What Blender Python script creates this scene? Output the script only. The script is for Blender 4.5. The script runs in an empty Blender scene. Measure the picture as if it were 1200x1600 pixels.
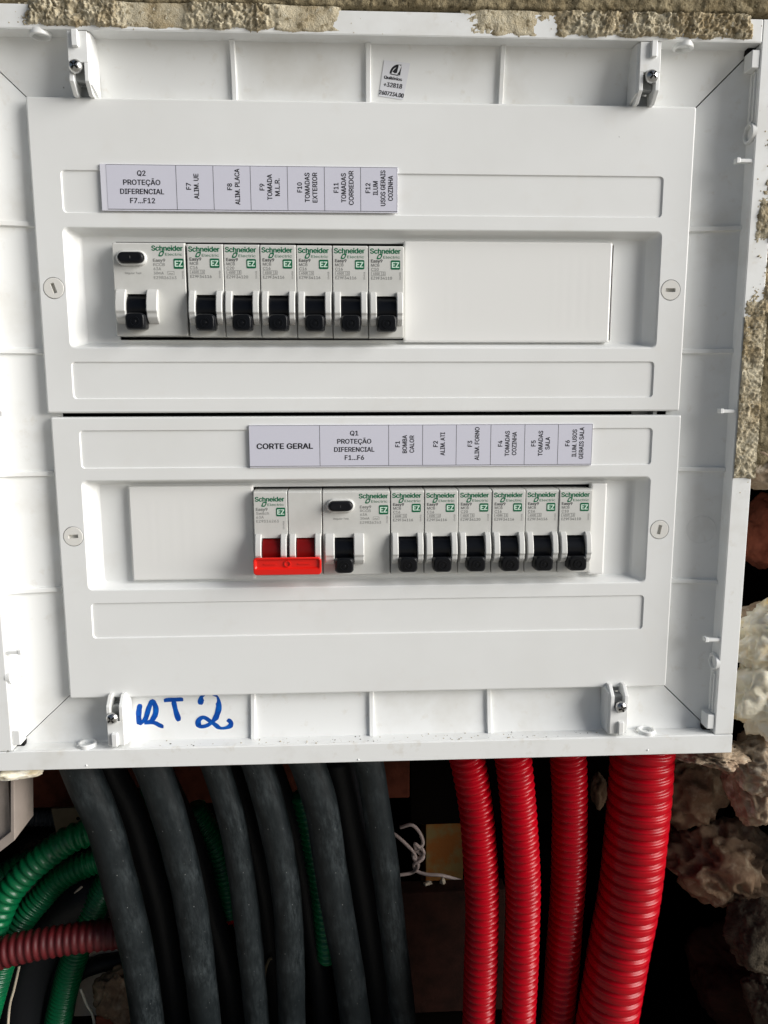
import bpy, bmesh, math, random
from mathutils import Vector, Matrix, noise, geometry
random.seed(7)
S = 0.001                                   # everything below is in millimetres
scene = bpy.context.scene
C = scene.collection

# ------------------------------------------------------------------ camera
CAM = Vector((150.27, -402.25, 12.15))
RR = Vector((0.99880072, -0.04891415, -0.00212802))
DN = Vector((-0.00979934, -0.15713452, -0.98752859))
FW = Vector((0.04796974, 0.98636512, -0.1574254))
FPX = 1214.0
cam = bpy.data.objects.new('camera', bpy.data.cameras.new('camera'))
C.objects.link(cam)
cam.matrix_world = Matrix(((RR.x, -DN.x, -FW.x, CAM.x*S), (RR.y, -DN.y, -FW.y, CAM.y*S),
                           (RR.z, -DN.z, -FW.z, CAM.z*S), (0, 0, 0, 1)))
cam.data.sensor_fit = 'HORIZONTAL'
cam.data.sensor_width = 36
cam.data.lens = 36*FPX/1200
cam.data.clip_start = 0.01
cam.data.clip_end = 200
scene.camera = cam

# ------------------------------------------------------------------ light
SUN_EL, SUN_AZ = math.radians(20), math.radians(111)     # azimuth clockwise from +Y (the wall looks to -Y)
world = bpy.data.worlds.new('World'); scene.world = world
world.use_nodes = True
nt = world.node_tree
bg = nt.nodes['Background']
sky = nt.nodes.new('ShaderNodeTexSky')
sky.sky_type = 'NISHITA'; sky.sun_disc = False
sky.sun_elevation = SUN_EL; sky.sun_rotation = SUN_AZ
sky.air_density = 0.8; sky.dust_density = 3.0; sky.ozone_density = 1.0
nt.links.new(sky.outputs[0], bg.inputs[0])
bg.inputs[1].default_value = 0.05
sl = bpy.data.lights.new('sun', 'SUN'); sl.energy = 4.6; sl.angle = math.radians(44); sl.color = (1, 1, 0.99)
sun = bpy.data.objects.new('sun', sl); C.objects.link(sun)
d = Vector((math.sin(SUN_AZ)*math.cos(SUN_EL), math.cos(SUN_AZ)*math.cos(SUN_EL), math.sin(SUN_EL)))
sun.rotation_euler = d.to_track_quat('Z', 'Y').to_euler()
scene.view_settings.view_transform = 'Standard'
scene.view_settings.look = 'None'
scene.view_settings.exposure = 0.2
scene.view_settings.gamma = 1.0

def at(px, py, Y):
    """point at depth Y (mm) behind the cover plane where the lens sees the spot px,py of the 1200x1600 photo"""
    v = RR*((px-600)/FPX) + DN*((py-800)/FPX) + FW
    return CAM + v*((Y-CAM.y)/v.y)

# ------------------------------------------------------------------ materials
def mat(name, col, rough=0.5, spec=0.5, metal=0.0, bump=None, vary=None, speck=None, streak=None, coat=0.0, sss=0.0):
    """vary=(colour2, scale, lo, hi)  bump=(scale, strength, detail)  speck=(colour, scale, threshold)  streak=(colour, amount)"""
    m = bpy.data.materials.new(name); m.use_nodes = True
    t = m.node_tree; b = t.nodes['Principled BSDF']
    b.inputs['Base Color'].default_value = (*col, 1)
    b.inputs['Roughness'].default_value = rough
    b.inputs['Specular IOR Level'].default_value = spec
    b.inputs['Metallic'].default_value = metal
    b.inputs['Coat Weight'].default_value = coat
    tc = t.nodes.new('ShaderNodeTexCoord'); cs = tc.outputs['Object']
    cur = None
    def rgb(c):
        n = t.nodes.new('ShaderNodeRGB'); n.outputs[0].default_value = (*c, 1); return n.outputs[0]
    def mix(fac, a, bb):
        n = t.nodes.new('ShaderNodeMix'); n.data_type = 'RGBA'
        t.links.new(fac, n.inputs[0]); t.links.new(a, n.inputs[6]); t.links.new(bb, n.inputs[7]); return n.outputs[2]
    def ramp(src, lo, hi):
        n = t.nodes.new('ShaderNodeMapRange'); n.inputs[1].default_value = lo; n.inputs[2].default_value = hi
        t.links.new(src, n.inputs[0]); return n.outputs[0]
    def nz(scale, detail=4, coord=None, rough_=0.6):
        n = t.nodes.new('ShaderNodeTexNoise'); n.inputs['Scale'].default_value = scale
        n.inputs['Detail'].default_value = detail; n.inputs['Roughness'].default_value = rough_
        t.links.new(coord or cs, n.inputs['Vector']); return n.outputs[0]
    cur = rgb(col)
    if vary:
        for (c2, sc, lo, hi) in (vary if isinstance(vary, list) else [vary]):
            cur = mix(ramp(nz(sc), lo, hi), cur, rgb(c2))
    if streak:
        mp = t.nodes.new('ShaderNodeMapping'); mp.inputs['Scale'].default_value = streak[2]
        t.links.new(tc.outputs['UV'], mp.inputs[0])
        f = ramp(nz(1.0, 8, mp.outputs[0], 0.78), 0.43, 0.74)
        pm = t.nodes.new('ShaderNodeMath'); pm.operation = 'MULTIPLY'
        t.links.new(f, pm.inputs[0]); t.links.new(ramp(nz(38, 3), 0.34, 0.66), pm.inputs[1])
        f2 = t.nodes.new('ShaderNodeMath'); f2.operation = 'MULTIPLY'; f2.inputs[1].default_value = streak[1]
        t.links.new(pm.outputs[0], f2.inputs[0]); cur = mix(f2.outputs[0], cur, rgb(streak[0]))
        mp2 = t.nodes.new('ShaderNodeMapping'); mp2.inputs['Scale'].default_value = (60, 500, 1)
        mp2.inputs['Rotation'].default_value = (0, 0, 0.25)
        t.links.new(tc.outputs['UV'], mp2.inputs[0])
        f3 = ramp(nz(1.0, 2, mp2.outputs[0], 0.4), 0.75, 0.77)
        f4 = t.nodes.new('ShaderNodeMath'); f4.operation = 'MULTIPLY'; f4.inputs[1].default_value = 0.6
        t.links.new(f3, f4.inputs[0]); cur = mix(f4.outputs[0], cur, rgb((0.35, 0.36, 0.35)))
    if speck:
        cur = mix(ramp(nz(speck[1], 2), speck[2], speck[2]+0.02), cur, rgb(speck[0]))
    t.links.new(cur, b.inputs['Base Color'])
    if bump:
        bn = t.nodes.new('ShaderNodeBump'); bn.inputs['Strength'].default_value = bump[1]
        bn.inputs['Distance'].default_value = bump[3] if len(bump) > 3 else 0.0005
        t.links.new(nz(bump[0], bump[2]), bn.inputs['Height']); t.links.new(bn.outputs[0], b.inputs['Normal'])
    if sss:
        b.inputs['Subsurface Weight'].default_value = sss
        b.inputs['Subsurface Radius'].default_value = (0.004, 0.003, 0.002)
        b.inputs['Subsurface Scale'].default_value = 1.0
    return m

M = {}
M['plate'] = mat('powder_coated_white', (0.79, 0.80, 0.79), 0.42, 0.5, bump=(2500, 0.05, 2, 0.0002), speck=((0.42, 0.42, 0.40), 190, 0.80), vary=[((0.74, 0.745, 0.73), 9, 0.45, 0.7), ((0.75, 0.745, 0.72), 55, 0.6, 0.85)])
M['box'] = mat('white_plastic', (0.80, 0.81, 0.80), 0.36, 0.5, bump=(300, 0.04, 3, 0.0003), vary=[((0.66, 0.65, 0.61), 28, 0.52, 0.85), ((0.68, 0.66, 0.61), 160, 0.6, 0.85)], speck=((0.3, 0.29, 0.26), 260, 0.79))
M['blank'] = mat('white_blanking_plastic', (0.79, 0.79, 0.77), 0.34, 0.5, speck=((0.4, 0.4, 0.37), 230, 0.79), bump=(120, 0.05, 1, 0.0004))
M['breaker'] = mat('grey_white_breaker_plastic', (0.60, 0.60, 0.575), 0.42, 0.45, bump=(1800, 0.04, 2, 0.0002), vary=((0.54, 0.54, 0.51), 90, 0.4, 0.8))
M['cheek'] = mat('glossy_breaker_plastic', (0.60, 0.60, 0.58), 0.3, 0.5)
M['black'] = mat('black_glossy_plastic', (0.003, 0.0035, 0.005), 0.3, 0.3, bump=(900, 0.04, 2, 0.0002))
M['blackm'] = mat('black_matt_plastic', (0.004, 0.004, 0.006), 0.4, 0.3)
M['dark'] = mat('hollow_shade_black', (0.01, 0.01, 0.01), 0.9, 0.1)  # near-black colour stands in for shade inside hollows
M['red'] = mat('red_glossy_plastic', (0.72, 0.012, 0.006), 0.28, 0.5)
M['redin'] = mat('red_barrel_plastic', (0.16, 0.002, 0.002), 0.4, 0.3)
M['ink'] = mat('black_ink', (0.02, 0.02, 0.025), 0.6, 0.2)
M['grey_ink'] = mat('grey_ink', (0.11, 0.11, 0.11), 0.6, 0.2)
M['pale_ink'] = mat('faint_grey_ink', (0.23, 0.23, 0.22), 0.6, 0.2)
M['green'] = mat('green_ink', (0.0, 0.13, 0.055), 0.5, 0.3)
M['badge'] = mat('green_badge', (0.0, 0.115, 0.05), 0.4, 0.4)
M['badge_white'] = mat('pale_green_print', (0.62, 0.80, 0.68), 0.5, 0.3)
M['paper'] = mat('lavender_label_paper', (0.62, 0.62, 0.705), 0.45, 0.35, bump=(900, 0.03, 2, 0.0002))
M['film'] = mat('clear_label_film', (0.70, 0.70, 0.77), 0.12, 0.5)
M['steel'] = mat('zinc_plated_steel', (0.55, 0.55, 0.54), 0.28, 0.5, metal=1.0, bump=(900, 0.2, 3, 0.0003))
M['zinc'] = mat('dull_cast_zinc', (0.33, 0.34, 0.34), 0.5, 0.5, metal=0.7)
M['blue'] = mat('blue_marker_ink', (0.0, 0.06, 0.34), 0.35, 0.3, vary=[((0.0, 0.11, 0.46), 170, 0.45, 0.7), ((0.0, 0.02, 0.16), 300, 0.55, 0.75)])
M['lock'] = mat('cream_plastic_lock', (0.72, 0.71, 0.67), 0.4, 0.45)
M['slot'] = mat('shaded_slot', (0.33, 0.32, 0.28), 0.6, 0.3)
M['tube'] = mat('black_rubbery_conduit', (0.0035, 0.0065, 0.008), 0.55, 0.34, streak=((0.085, 0.102, 0.108), 0.6, (14, 55, 1)), bump=(500, 0.25, 5, 0.0005))
M['tubedark'] = mat('black_conduit_clean', (0.010, 0.011, 0.013), 0.55, 0.35, bump=(400, 0.2, 4, 0.0005))
M['redtube'] = mat('red_corrugated_plastic', (0.37, 0.0006, 0.007), 0.28, 0.22, vary=((0.26, 0.003, 0.008), 60, 0.45, 0.75), bump=(500, 0.06, 3, 0.0004))
M['dullred'] = mat('dusty_dark_red_plastic', (0.085, 0.003, 0.005), 0.55, 0.4, vary=((0.045, 0.006, 0.008), 90, 0.4, 0.8))
M['greentube'] = mat('green_corrugated_plastic', (0.002, 0.14, 0.047), 0.3, 0.4, vary=((0.006, 0.075, 0.035), 60, 0.45, 0.75))
M['greytube'] = mat('grey_corrugated_plastic', (0.08, 0.085, 0.09), 0.5, 0.4)
M['mortar'] = mat('beige_mortar', (0.54, 0.48, 0.35), 0.95, 0.1, vary=[((0.38, 0.30, 0.18), 60, 0.45, 0.65), ((0.22, 0.18, 0.11), 420, 0.52, 0.66), ((0.60, 0.57, 0.47), 600, 0.58, 0.72)], bump=(1500, 0.7, 5, 0.0008))
M['render'] = mat('olive_brown_cement_render', (0.27, 0.225, 0.14), 0.95, 0.1, vary=[((0.19, 0.15, 0.085), 60, 0.45, 0.65), ((0.10, 0.08, 0.045), 450, 0.52, 0.66), ((0.42, 0.37, 0.25), 650, 0.6, 0.74)], bump=(1300, 0.8, 5, 0.0009))
M['foam'] = mat('cream_expanding_foam', (0.86, 0.79, 0.62), 0.6, 0.3, vary=[((0.72, 0.53, 0.24), 40, 0.5, 0.66), ((0.90, 0.87, 0.79), 110, 0.5, 0.7)], bump=(420, 0.5, 5, 0.0008), sss=0.15)
M['brownfoam'] = mat('pale_brown_foam', (0.34, 0.26, 0.18), 0.75, 0.2, vary=[((0.19, 0.115, 0.07), 60, 0.45, 0.7), ((0.60, 0.53, 0.42), 150, 0.52, 0.75)], bump=(500, 0.7, 5, 0.0009))  # darker variety of the foam colour
M['shadefoam'] = mat('brown_foam_in_shade', (0.20, 0.13, 0.08), 0.8, 0.2, vary=[((0.09, 0.05, 0.03), 55, 0.45, 0.7), ((0.30, 0.235, 0.16), 150, 0.52, 0.75)], bump=(500, 0.6, 5, 0.0009))  # foam for the deep lumps, shade darkened into its brown
M['rubble'] = mat('grey_rubble_stone', (0.075, 0.06, 0.042), 0.95, 0.15, vary=[((0.035, 0.028, 0.02), 140, 0.42, 0.6), ((0.50, 0.47, 0.40), 90, 0.66, 0.72)], bump=(700, 1.0, 6, 0.0012))
M['brick'] = mat('dark_clay_brick', (0.19, 0.055, 0.032), 0.9, 0.1, vary=((0.08, 0.026, 0.016), 60, 0.4, 0.7), bump=(500, 0.5, 5, 0.0008))
M['brickdark'] = mat('shade_brown_brick', (0.035, 0.014, 0.010), 0.9, 0.1, vary=((0.016, 0.008, 0.006), 60, 0.4, 0.7), bump=(500, 0.5, 5, 0.0008))  # brick brown darkened, puts shade into the colour
M['void'] = mat('shade_black_masonry', (0.005, 0.0035, 0.003), 0.95, 0.03)  # cavity shade put into the base colour of the masonry
M['orange'] = mat('orange_clay', (0.50, 0.18, 0.045), 0.8, 0.2, vary=[((0.42, 0.29, 0.11), 70, 0.45, 0.65)], bump=(500, 0.4, 4, 0.0006))
M['beigebox'] = mat('pinkish_beige_plastic', (0.30, 0.255, 0.225), 0.45, 0.4, vary=((0.20, 0.17, 0.145), 50, 0.4, 0.8))
M['card'] = mat('tan_cardboard', (0.24, 0.19, 0.12), 0.8, 0.2, vary=((0.19, 0.15, 0.09), 50, 0.4, 0.7))
M['slab'] = mat('pale_plaster_and_bright_gap', (0.70, 0.60, 0.47), 0.9, 0.2, vary=((0.5, 0.42, 0.32), 70, 0.4, 0.7), bump=(500, 0.4, 4, 0.0006))  # plaster crumbs, and panels imitating brightness beyond the gaps
M['wire'] = mat('pinkish_white_cord', (0.62, 0.50, 0.46), 0.5, 0.4)
M['ground'] = mat('pale_concrete_ground', (0.44, 0.41, 0.36), 0.9, 0.2, vary=((0.30, 0.29, 0.26), 3, 0.4, 0.7))
M['crumb'] = mat('grit_crumbs', (0.42, 0.38, 0.30), 0.9, 0.2)
M['crumbdark'] = mat('dark_grit', (0.07, 0.06, 0.045), 0.9, 0.2)
M['sticker'] = mat('glossy_white_sticker', (0.72, 0.73, 0.77), 0.3, 0.5)

# ------------------------------------------------------------------ builders
class MB:
    def __init__(s): s.v = []; s.f = []; s.uv = {}
    def add(s, vs, fs, uvs=None):
        n = len(s.v); s.v += [tuple(p) for p in vs]
        for i, f in enumerate(fs):
            if uvs: s.uv[len(s.f)] = uvs[i]
            s.f.append(tuple(n+k for k in f))
        return s
    def box(s, x0, x1, y0, y1, z0, z1):
        v = [(x, y, z) for x in (x0, x1) for y in (y0, y1) for z in (z0, z1)]
        return s.add(v, [(0, 1, 3, 2), (4, 6, 7, 5), (0, 4, 5, 1), (2, 3, 7, 6), (0, 2, 6, 4), (1, 5, 7, 3)])
    def prism(s, prof, x0, x1):
        """profile of (y,z) points pushed along x"""
        n = len(prof)
        v = [(x0, y, z) for y, z in prof]+[(x1, y, z) for y, z in prof]
        f = [tuple(range(n)), tuple(range(2*n-1, n-1, -1))]
        f += [(i, n+i, n+(i+1) % n, (i+1) % n) for i in range(n)]
        return s.add(v, f)
    def loops(s, L, cap0=False, cap1=True):
        n = len(L[0]); v = [p for l in L for p in l]; f = []
        for k in range(len(L)-1):
            for i in range(n):
                j = (i+1) % n; f.append((k*n+i, k*n+j, (k+1)*n+j, (k+1)*n+i))
        if cap0: f.append(tuple(range(n)))
        if cap1: f.append(tuple(range((len(L)-1)*n, len(L)*n))[::-1])
        return s.add(v, f)
    def disc(s, cx, cz, r, y0, y1, n=32, rin=None, ch=0.25):
        def ring(rr, y): return [(cx+rr*math.cos(2*math.pi*i/n), y, cz+rr*math.sin(2*math.pi*i/n)) for i in range(n)]
        if rin is None: return s.loops([ring(r, y1), ring(r, y0+ch), ring(r-ch, y0)], True, True)
        return s.loops([ring(r, y1), ring(r, y0), ring(rin, y0), ring(rin, y1)], False, False)
    def obj(s, name, m, parent=None, smooth=False, bevel=0.0, solid=0.0, label=None, seg=2):
        o0 = parent
        off = Vector((0, 0, 0))
        while o0 is not None:
            off += o0.location; o0 = o0.parent
        me = bpy.data.meshes.new(name)
        me.from_pydata([(a*S-off.x, b*S-off.y, c*S-off.z) for a, b, c in s.v], [], s.f)
        if s.uv:
            ul = me.uv_layers.new(name='uv')
            for p in me.polygons:
                u = s.uv.get(p.index)
                if u:
                    for li, q in zip(p.loop_indices, u): ul.data[li].uv = q
        bm = bmesh.new(); bm.from_mesh(me); bmesh.ops.recalc_face_normals(bm, faces=bm.faces); bm.to_mesh(me); bm.free()
        me.materials.append(m if not isinstance(m, str) else M[m])
        if smooth: me.shade_smooth()
        o = bpy.data.objects.new(name, me); C.objects.link(o)
        if parent is not None: o.parent = parent
        if bevel:
            if not smooth:
                me.shade_smooth()
            b = o.modifiers.new('bevel', 'BEVEL'); b.width = bevel*S; b.segments = seg; b.limit_method = 'ANGLE'
            b.angle_limit = math.radians(35); b.harden_normals = True
        if solid:
            b = o.modifiers.new('solid', 'SOLIDIFY'); b.thickness = solid*S; b.offset = -1
        if label: o['label'] = label
        return o

def thing(name, label, cat, loc, group=None):
    o = bpy.data.objects.new(name, None); o.empty_display_size = 0.01; C.objects.link(o)
    o.location = Vector(loc)*S; o['label'] = label; o['category'] = cat
    if group: o['group'] = group
    return o
def tag(o, label, cat, group=None):
    o['label'] = label; o['category'] = cat
    if group: o['group'] = group
    return o
def structure(o): o['kind'] = 'structure'; return o

def rrect(x0, x1, z0, z1, r, y, n=5):
    out = []
    for cx, cz, a0 in ((x1-r, z1-r, 0), (x0+r, z1-r, 90), (x0+r, z0+r, 180), (x1-r, z0+r, 270)):
        for i in range(n+1):
            a = math.radians(a0+90*i/n); out.append((cx+r*math.cos(a), y, cz+r*math.sin(a)))
    return out
def circ(cx, cz, r, y, n=32): return [(cx+r*math.cos(2*math.pi*i/n), y, cz+r*math.sin(2*math.pi*i/n)) for i in range(n)]

def face_with_holes(mb, outer, holes):
    bm = bmesh.new(); edges = []
    for L in [outer]+holes:
        vs = [bm.verts.new(p) for p in L]
        edges += [bm.edges.new((vs[i], vs[(i+1) % len(vs)])) for i in range(len(vs))]
    bmesh.ops.triangle_fill(bm, edges=edges, use_beauty=True, use_dissolve=False)
    bm.verts.index_update()
    mb.add([v.co[:] for v in bm.verts], [tuple(v.index for v in f.verts) for f in bm.faces])
    bm.free()

# text ------------------------------------------------------------
FONT = None
try:                                        # the sans font that ships inside Blender, else its built-in one
    FONT = bpy.data.fonts.load(bpy.utils.system_resource('DATAFILES', path='fonts')+'/Inter.woff2')
except Exception: FONT = None
_tc = {}
def glyphs(s, bold=False):
    k = (s, bold)
    if k not in _tc:
        cu = bpy.data.curves.new('text', 'FONT'); cu.body = s; cu.size = 50.0
        cu.resolution_u = 3
        if FONT: cu.font = FONT
        o = bpy.data.objects.new('text', cu)
        cu.fill_mode = 'NONE'
        me = bpy.data.meshes.new_from_object(o)
        P2 = [v.co.xy for v in me.vertices]; E2 = [tuple(e.vertices) for e in me.edges]
        nxt = {}
        for a_, b_ in E2: nxt.setdefault(a_, []).append(b_); nxt.setdefault(b_, []).append(a_)
        seen = set(); dirs = []                 # walk every outline once, keeping its direction
        for st_ in range(len(P2)):
            if st_ in seen or st_ not in nxt: continue
            cur_, prev = st_, None; seen.add(st_)
            nb_ = st_+1 if st_+1 in nxt[st_] else nxt[st_][0]
            while True:
                dirs.append((cur_, nb_)); prev, cur_ = cur_, nb_
                if cur_ == st_: break
                seen.add(cur_); q_ = [k_ for k_ in nxt[cur_] if k_ != prev]
                if not q_: break
                nb_ = q_[0]
        r = geometry.delaunay_2d_cdt(P2, E2, [], 0, 1e-4)
        vs = [(v.x/50, v.y/50) for v in r[0]]; fs = []
        for fc in r[2]:
            c_ = sum((r[0][i] for i in fc), Vector((0, 0)))/len(fc); wn = 0
            for a_, b_ in dirs:
                A_, B2_ = P2[a_], P2[b_]
                if (A_.y <= c_.y) != (B2_.y <= c_.y):
                    if A_.x+(c_.y-A_.y)/(B2_.y-A_.y)*(B2_.x-A_.x) > c_.x: wn += 1 if B2_.y > A_.y else -1
            if wn: fs.append(tuple(fc))
        bpy.data.objects.remove(o); bpy.data.meshes.remove(me)
        _tc[k] = (vs, fs)
    return _tc[k]
CAPH = max(v[1] for v in glyphs('H')[0])
def text(mb, s, x, z, cap, y, width=None, align='c', rot=0.0, bold=False, zc=True, sq=0.86):
    """writes s with capital height cap; rot in degrees about the anchor"""
    vs, fs = glyphs(s, bold)
    x0 = min(v[0] for v in vs); x1 = max(v[0] for v in vs); sy = cap/CAPH
    sx = width/(x1-x0) if width else sy*sq
    a = math.radians(rot); ca, sa = math.cos(a), math.sin(a); out = []
    ax = {'c': (x0+x1)/2, 'l': x0, 'r': x1}[align]
    for vx, vy in vs:
        u = (vx-ax)*sx; w = vy*sy-(cap/2 if zc else 0)
        out.append((x+u*ca-w*sa, y, z+u*sa+w*ca))
    mb.add(out, fs)
    if bold:                                # thicken the strokes with slightly shifted copies
        e = cap*(0.065 if bold is True else 0.042)
        for k, (du, dw) in enumerate(((e, 0), (-e, 0), (0, e*.6), (0, -e*.6))):
            mb.add([(p[0]+du*ca-dw*sa, p[1]+0.004*(k+1), p[2]+du*sa+dw*ca) for p in out], fs)
    return mb

# tubes -----------------------------------------------------------
def spline(pts, step):
    P = [Vector(p) for p in pts]; P = [P[0]*2-P[1]]+P+[P[-1]*2-P[-2]]
    dense = []
    for i in range(1, len(P)-2):
        a, b, c, e = P[i-1:i+3]
        for k in range(40):
            t = k/40; dense.append(0.5*((2*b)+(c-a)*t+(2*a-5*b+4*c-e)*t*t+(3*b-a-3*c+e)*t*t*t))
    dense.append(P[-2])
    out = [dense[0]]; acc = 0; need = step
    for i in range(1, len(dense)):
        seg = (dense[i]-dense[i-1]).length
        while acc+seg >= need:
            t = (need-acc)/seg if seg else 0
            out.append(dense[i-1].lerp(dense[i], t)); need += step
        acc += seg
    return out
def sweep(mb, pts, rad, step, n=24, cap=True, flat=None):
    P = spline(pts, step); up = Vector((0.3, 0.9, 0.1)); rings = []; s = 0
    for i, p in enumerate(P):
        t = (P[min(i+1, len(P)-1)]-P[max(i-1, 0)]).normalized()
        u = up-t*up.dot(t); u.normalize(); up = u; w = t.cross(u)
        r = rad(s) if callable(rad) else rad
        rings.append(([tuple(p+(u*math.cos(2*math.pi*k/n)+w*math.sin(2*math.pi*k/n))*r) for k in range(n)], s))
        s += step
    v = [q for R_, _ in rings for q in R_]; f = []; uv = []
    for i in range(len(rings)-1):
        for k in range(n):
            j = (k+1) % n; f.append((i*n+k, i*n+j, (i+1)*n+j, (i+1)*n+k))
            a, b = rings[i][1]*S, rings[i+1][1]*S
            uv.append(((k/n, a), ((k+1)/n, a), ((k+1)/n, b), (k/n, b)))
    if cap:
        f.append(tuple(range(n))); uv.append([(0, 0)]*n)
        f.append(tuple(range((len(rings)-1)*n, len(rings)*n))); uv.append([(0, 0)]*n)
    mb.add(v, f, uv)
    return mb

def fbm(x, y, z, o=4, g=0.5):
    return noise.fractal(Vector((x, y, z)), 1.0-g+0.0, 2.0, o) if o > 1 else noise.noise(Vector((x, y, z)))

# ================================================================== SETTING
structure(MB().add([(-60000, -60000, -1150), (60000, -60000, -1150), (60000, 60000, -1150), (-60000, 60000, -1150)], [(0, 1, 2, 3)]).obj('ground', 'ground'))

K = (402.25-8.0)/(402.25-31.6)
def up_(x, z): return (150.3+(x-150.3)*K, 12.15+(z-12.15)*K)
def dn_(x, z): return (150.3+(x-150.3)/K, 12.15+(z-12.15)/K)
def rough_wall(name, m, x0, x1, z0, z1, step, yf, depth=25, closed=True):
    nx = int((x1-x0)/step)+1; nz_ = int((z1-z0)/step)+1; v = []; f = []
    for j in range(nz_):
        for i in range(nx):
            x = x0+(x1-x0)*i/(nx-1); z = z0+(z1-z0)*j/(nz_-1)
            X_, Z_ = up_(x, z); v.append((X_, yf(x, z), Z_))
    for j in range(nz_-1):
        for i in range(nx-1):
            a = j*nx+i; f.append((a, a+1, a+nx+1, a+nx))
    return MB().add(v, f).obj(name, m, smooth=True)

# masonry round the opening (thick blocks), the cavity behind the box
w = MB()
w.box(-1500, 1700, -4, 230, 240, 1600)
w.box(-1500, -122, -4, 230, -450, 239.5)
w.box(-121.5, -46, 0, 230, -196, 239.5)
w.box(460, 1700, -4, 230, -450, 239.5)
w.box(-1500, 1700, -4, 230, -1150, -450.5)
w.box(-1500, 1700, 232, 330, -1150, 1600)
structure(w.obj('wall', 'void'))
def grit(x, z, s_):
    wx = x+1.5*noise.noise(Vector((x*.3, z*.3, s_+40))); wz = z+1.5*noise.noise(Vector((x*.3, z*.3, s_+60)))
    a = noise.noise(Vector((wx*.55, wz*.75, s_))); b = noise.noise(Vector((wx*1.15, wz*1.4, s_+9))); c_ = random.random()-.5
    return .55*a+.6*b+.35*c_+.5*max(0, b)*max(0, a)
def top_y(x, z):
    d_ = noise.noise(Vector((x*.05, z*.05, 1)))*1.8+noise.noise(Vector((x*.19, z*.19, 5)))*1.2+grit(x, z, 3)*.9
    edge = 175.9+(x-160)*0.003+noise.noise(Vector((x*.08, 0, 4)))*.7
    k = max(0.0, 1-(z-edge)/1.4)
    return -8.5-d_+min(k, 1.6)*4.5
structure(rough_wall('wall_above', 'render', -60, 420, 174.6, 226, 0.7, top_y))
def right_y(x, z):
    lim = 350.6+noise.noise(Vector((z*.06, 0, 2)))*1.3
    k = max(0.0, 1-(x-lim)/2.0)
    d_ = noise.noise(Vector((x*.05, z*.05, 11)))*2.5+noise.noise(Vector((x*.2, z*.2, 15)))*1.6+grit(x, z, 13)*1.1
    low = max(0.0, 1-(z+30+noise.noise(Vector((x*.1, 3, 2)))*6)/5)
    return -5.5-d_+min(k, 1.5)*6+low*low*14
structure(rough_wall('wall_right', 'render', 349.8, 443, -34, 226, 0.9, right_y))

# ================================================================== ELECTRICAL BOX
RIM_Y = -8.0
X0, X1, Z0, Z1 = -27.2, 351.5, -176.6, 175.4        # inner edge of the rim
PX0, PX1, PZ0, PZ1 = 0.0, 325.6, -151.5, 149.2      # outline of the covers
box = thing('electrical_enclosure', 'white plastic flush-mounted distribution box set in a rough mortar wall, its frame smeared with mortar', 'electrical box', (161.5, 45, -175))
prof = [(1.0, -7.8), (0.99, 0.6), (0.80, 2.4), (0.45, 4.2), (0.12, 5.4), (0.02, 6.0), (-0.2, 6.6)]
BACK = 62
def rect_at(i):
    k, y = prof[i]
    return (PX0+(X0-PX0)*k, PX1+(X1-PX1)*k, PZ0+(Z0-PZ0)*k, PZ1+(Z1-PZ1)*k, y)
def inner(side, t, frac=None, y=None, lift=0.0):
    pass
def interp(side, yy):
    """wall coordinate (outward) at depth yy"""
    for i in range(len(prof)-1):
        if prof[i][1] <= yy <= prof[i+1][1] and prof[i][1] != prof[i+1][1]:
            t = (yy-prof[i][1])/(prof[i+1][1]-prof[i][1]); a, b = rect_at(i), rect_at(i+1)
            return a[side]+(b[side]-a[side])*t
gapm = {0: 0.25, 1: 0.45, 2: 0.25, 3: 0.35}
def panel(side):
    L = []
    for i in range(len(prof)):
        x0, x1, z0, z1, y = rect_at(i); g = gapm[side]
        if side == 0: L.append([(x0, y, z0+g), (x0, y, z1-g)])
        if side == 1: L.append([(x1, y, z0+g), (x1, y, z1-g)])
        if side == 2: L.append([(x0+g, y, z0), (x1-g, y, z0)])
        if side == 3: L.append([(x0+g, y, z1), (x1-g, y, z1)])
    # subdivide with thickness outward
    out = {0: (-1.6, 0), 1: (1.6, 0), 2: (0, -1.6), 3: (0, 1.6)}[side]
    mb = MB(); n = len(L)
    v = [p for l in L for p in l]+[(p[0]+out[0], p[1], p[2]+out[1]) for l in L for p in l]
    f = []
    for i in range(n-1):
        a = 2*i; f.append((a, a+1, a+3, a+2)); b = a+2*n; f.append((b, b+2, b+3, b+1))
        f.append((a, a+2, b+2, b)); f.append((a+1, b+1, b+3, a+3))
    f.append((0, 2*n, 2*n+1, 1)); f.append((2*n-2, 2*n-1, 4*n-1, 4*n-2))
    mb.add(v, f)
    o = mb.obj('side_panel', 'box', box, smooth=True)
    md = o.modifiers.new('e', 'EDGE_SPLIT'); md.split_angle = math.radians(38)
    return o
sides = [panel(i) for i in range(4)]
# back and outer shell of the box
MB().box(-29, 354, BACK, BACK+2, -178, 177).obj('back_panel', 'dark', box)
MB().box(-31.5, -29.4, -4.9, BACK+2, -178, 179).obj('shell_side', 'box', box)
MB().box(353.4, 355.5, -4.9, BACK+2, -178, 179).obj('shell_side', 'box', box)
MB().box(-29.3, 353.3, -4.9, BACK-0.1, 177.3, 179).obj('shell_top', 'box', box)
MB().box(-31.5, 355.5, -4.9, BACK+2, -180.5, -178.6).obj('shell_bottom', 'box', box)
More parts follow.
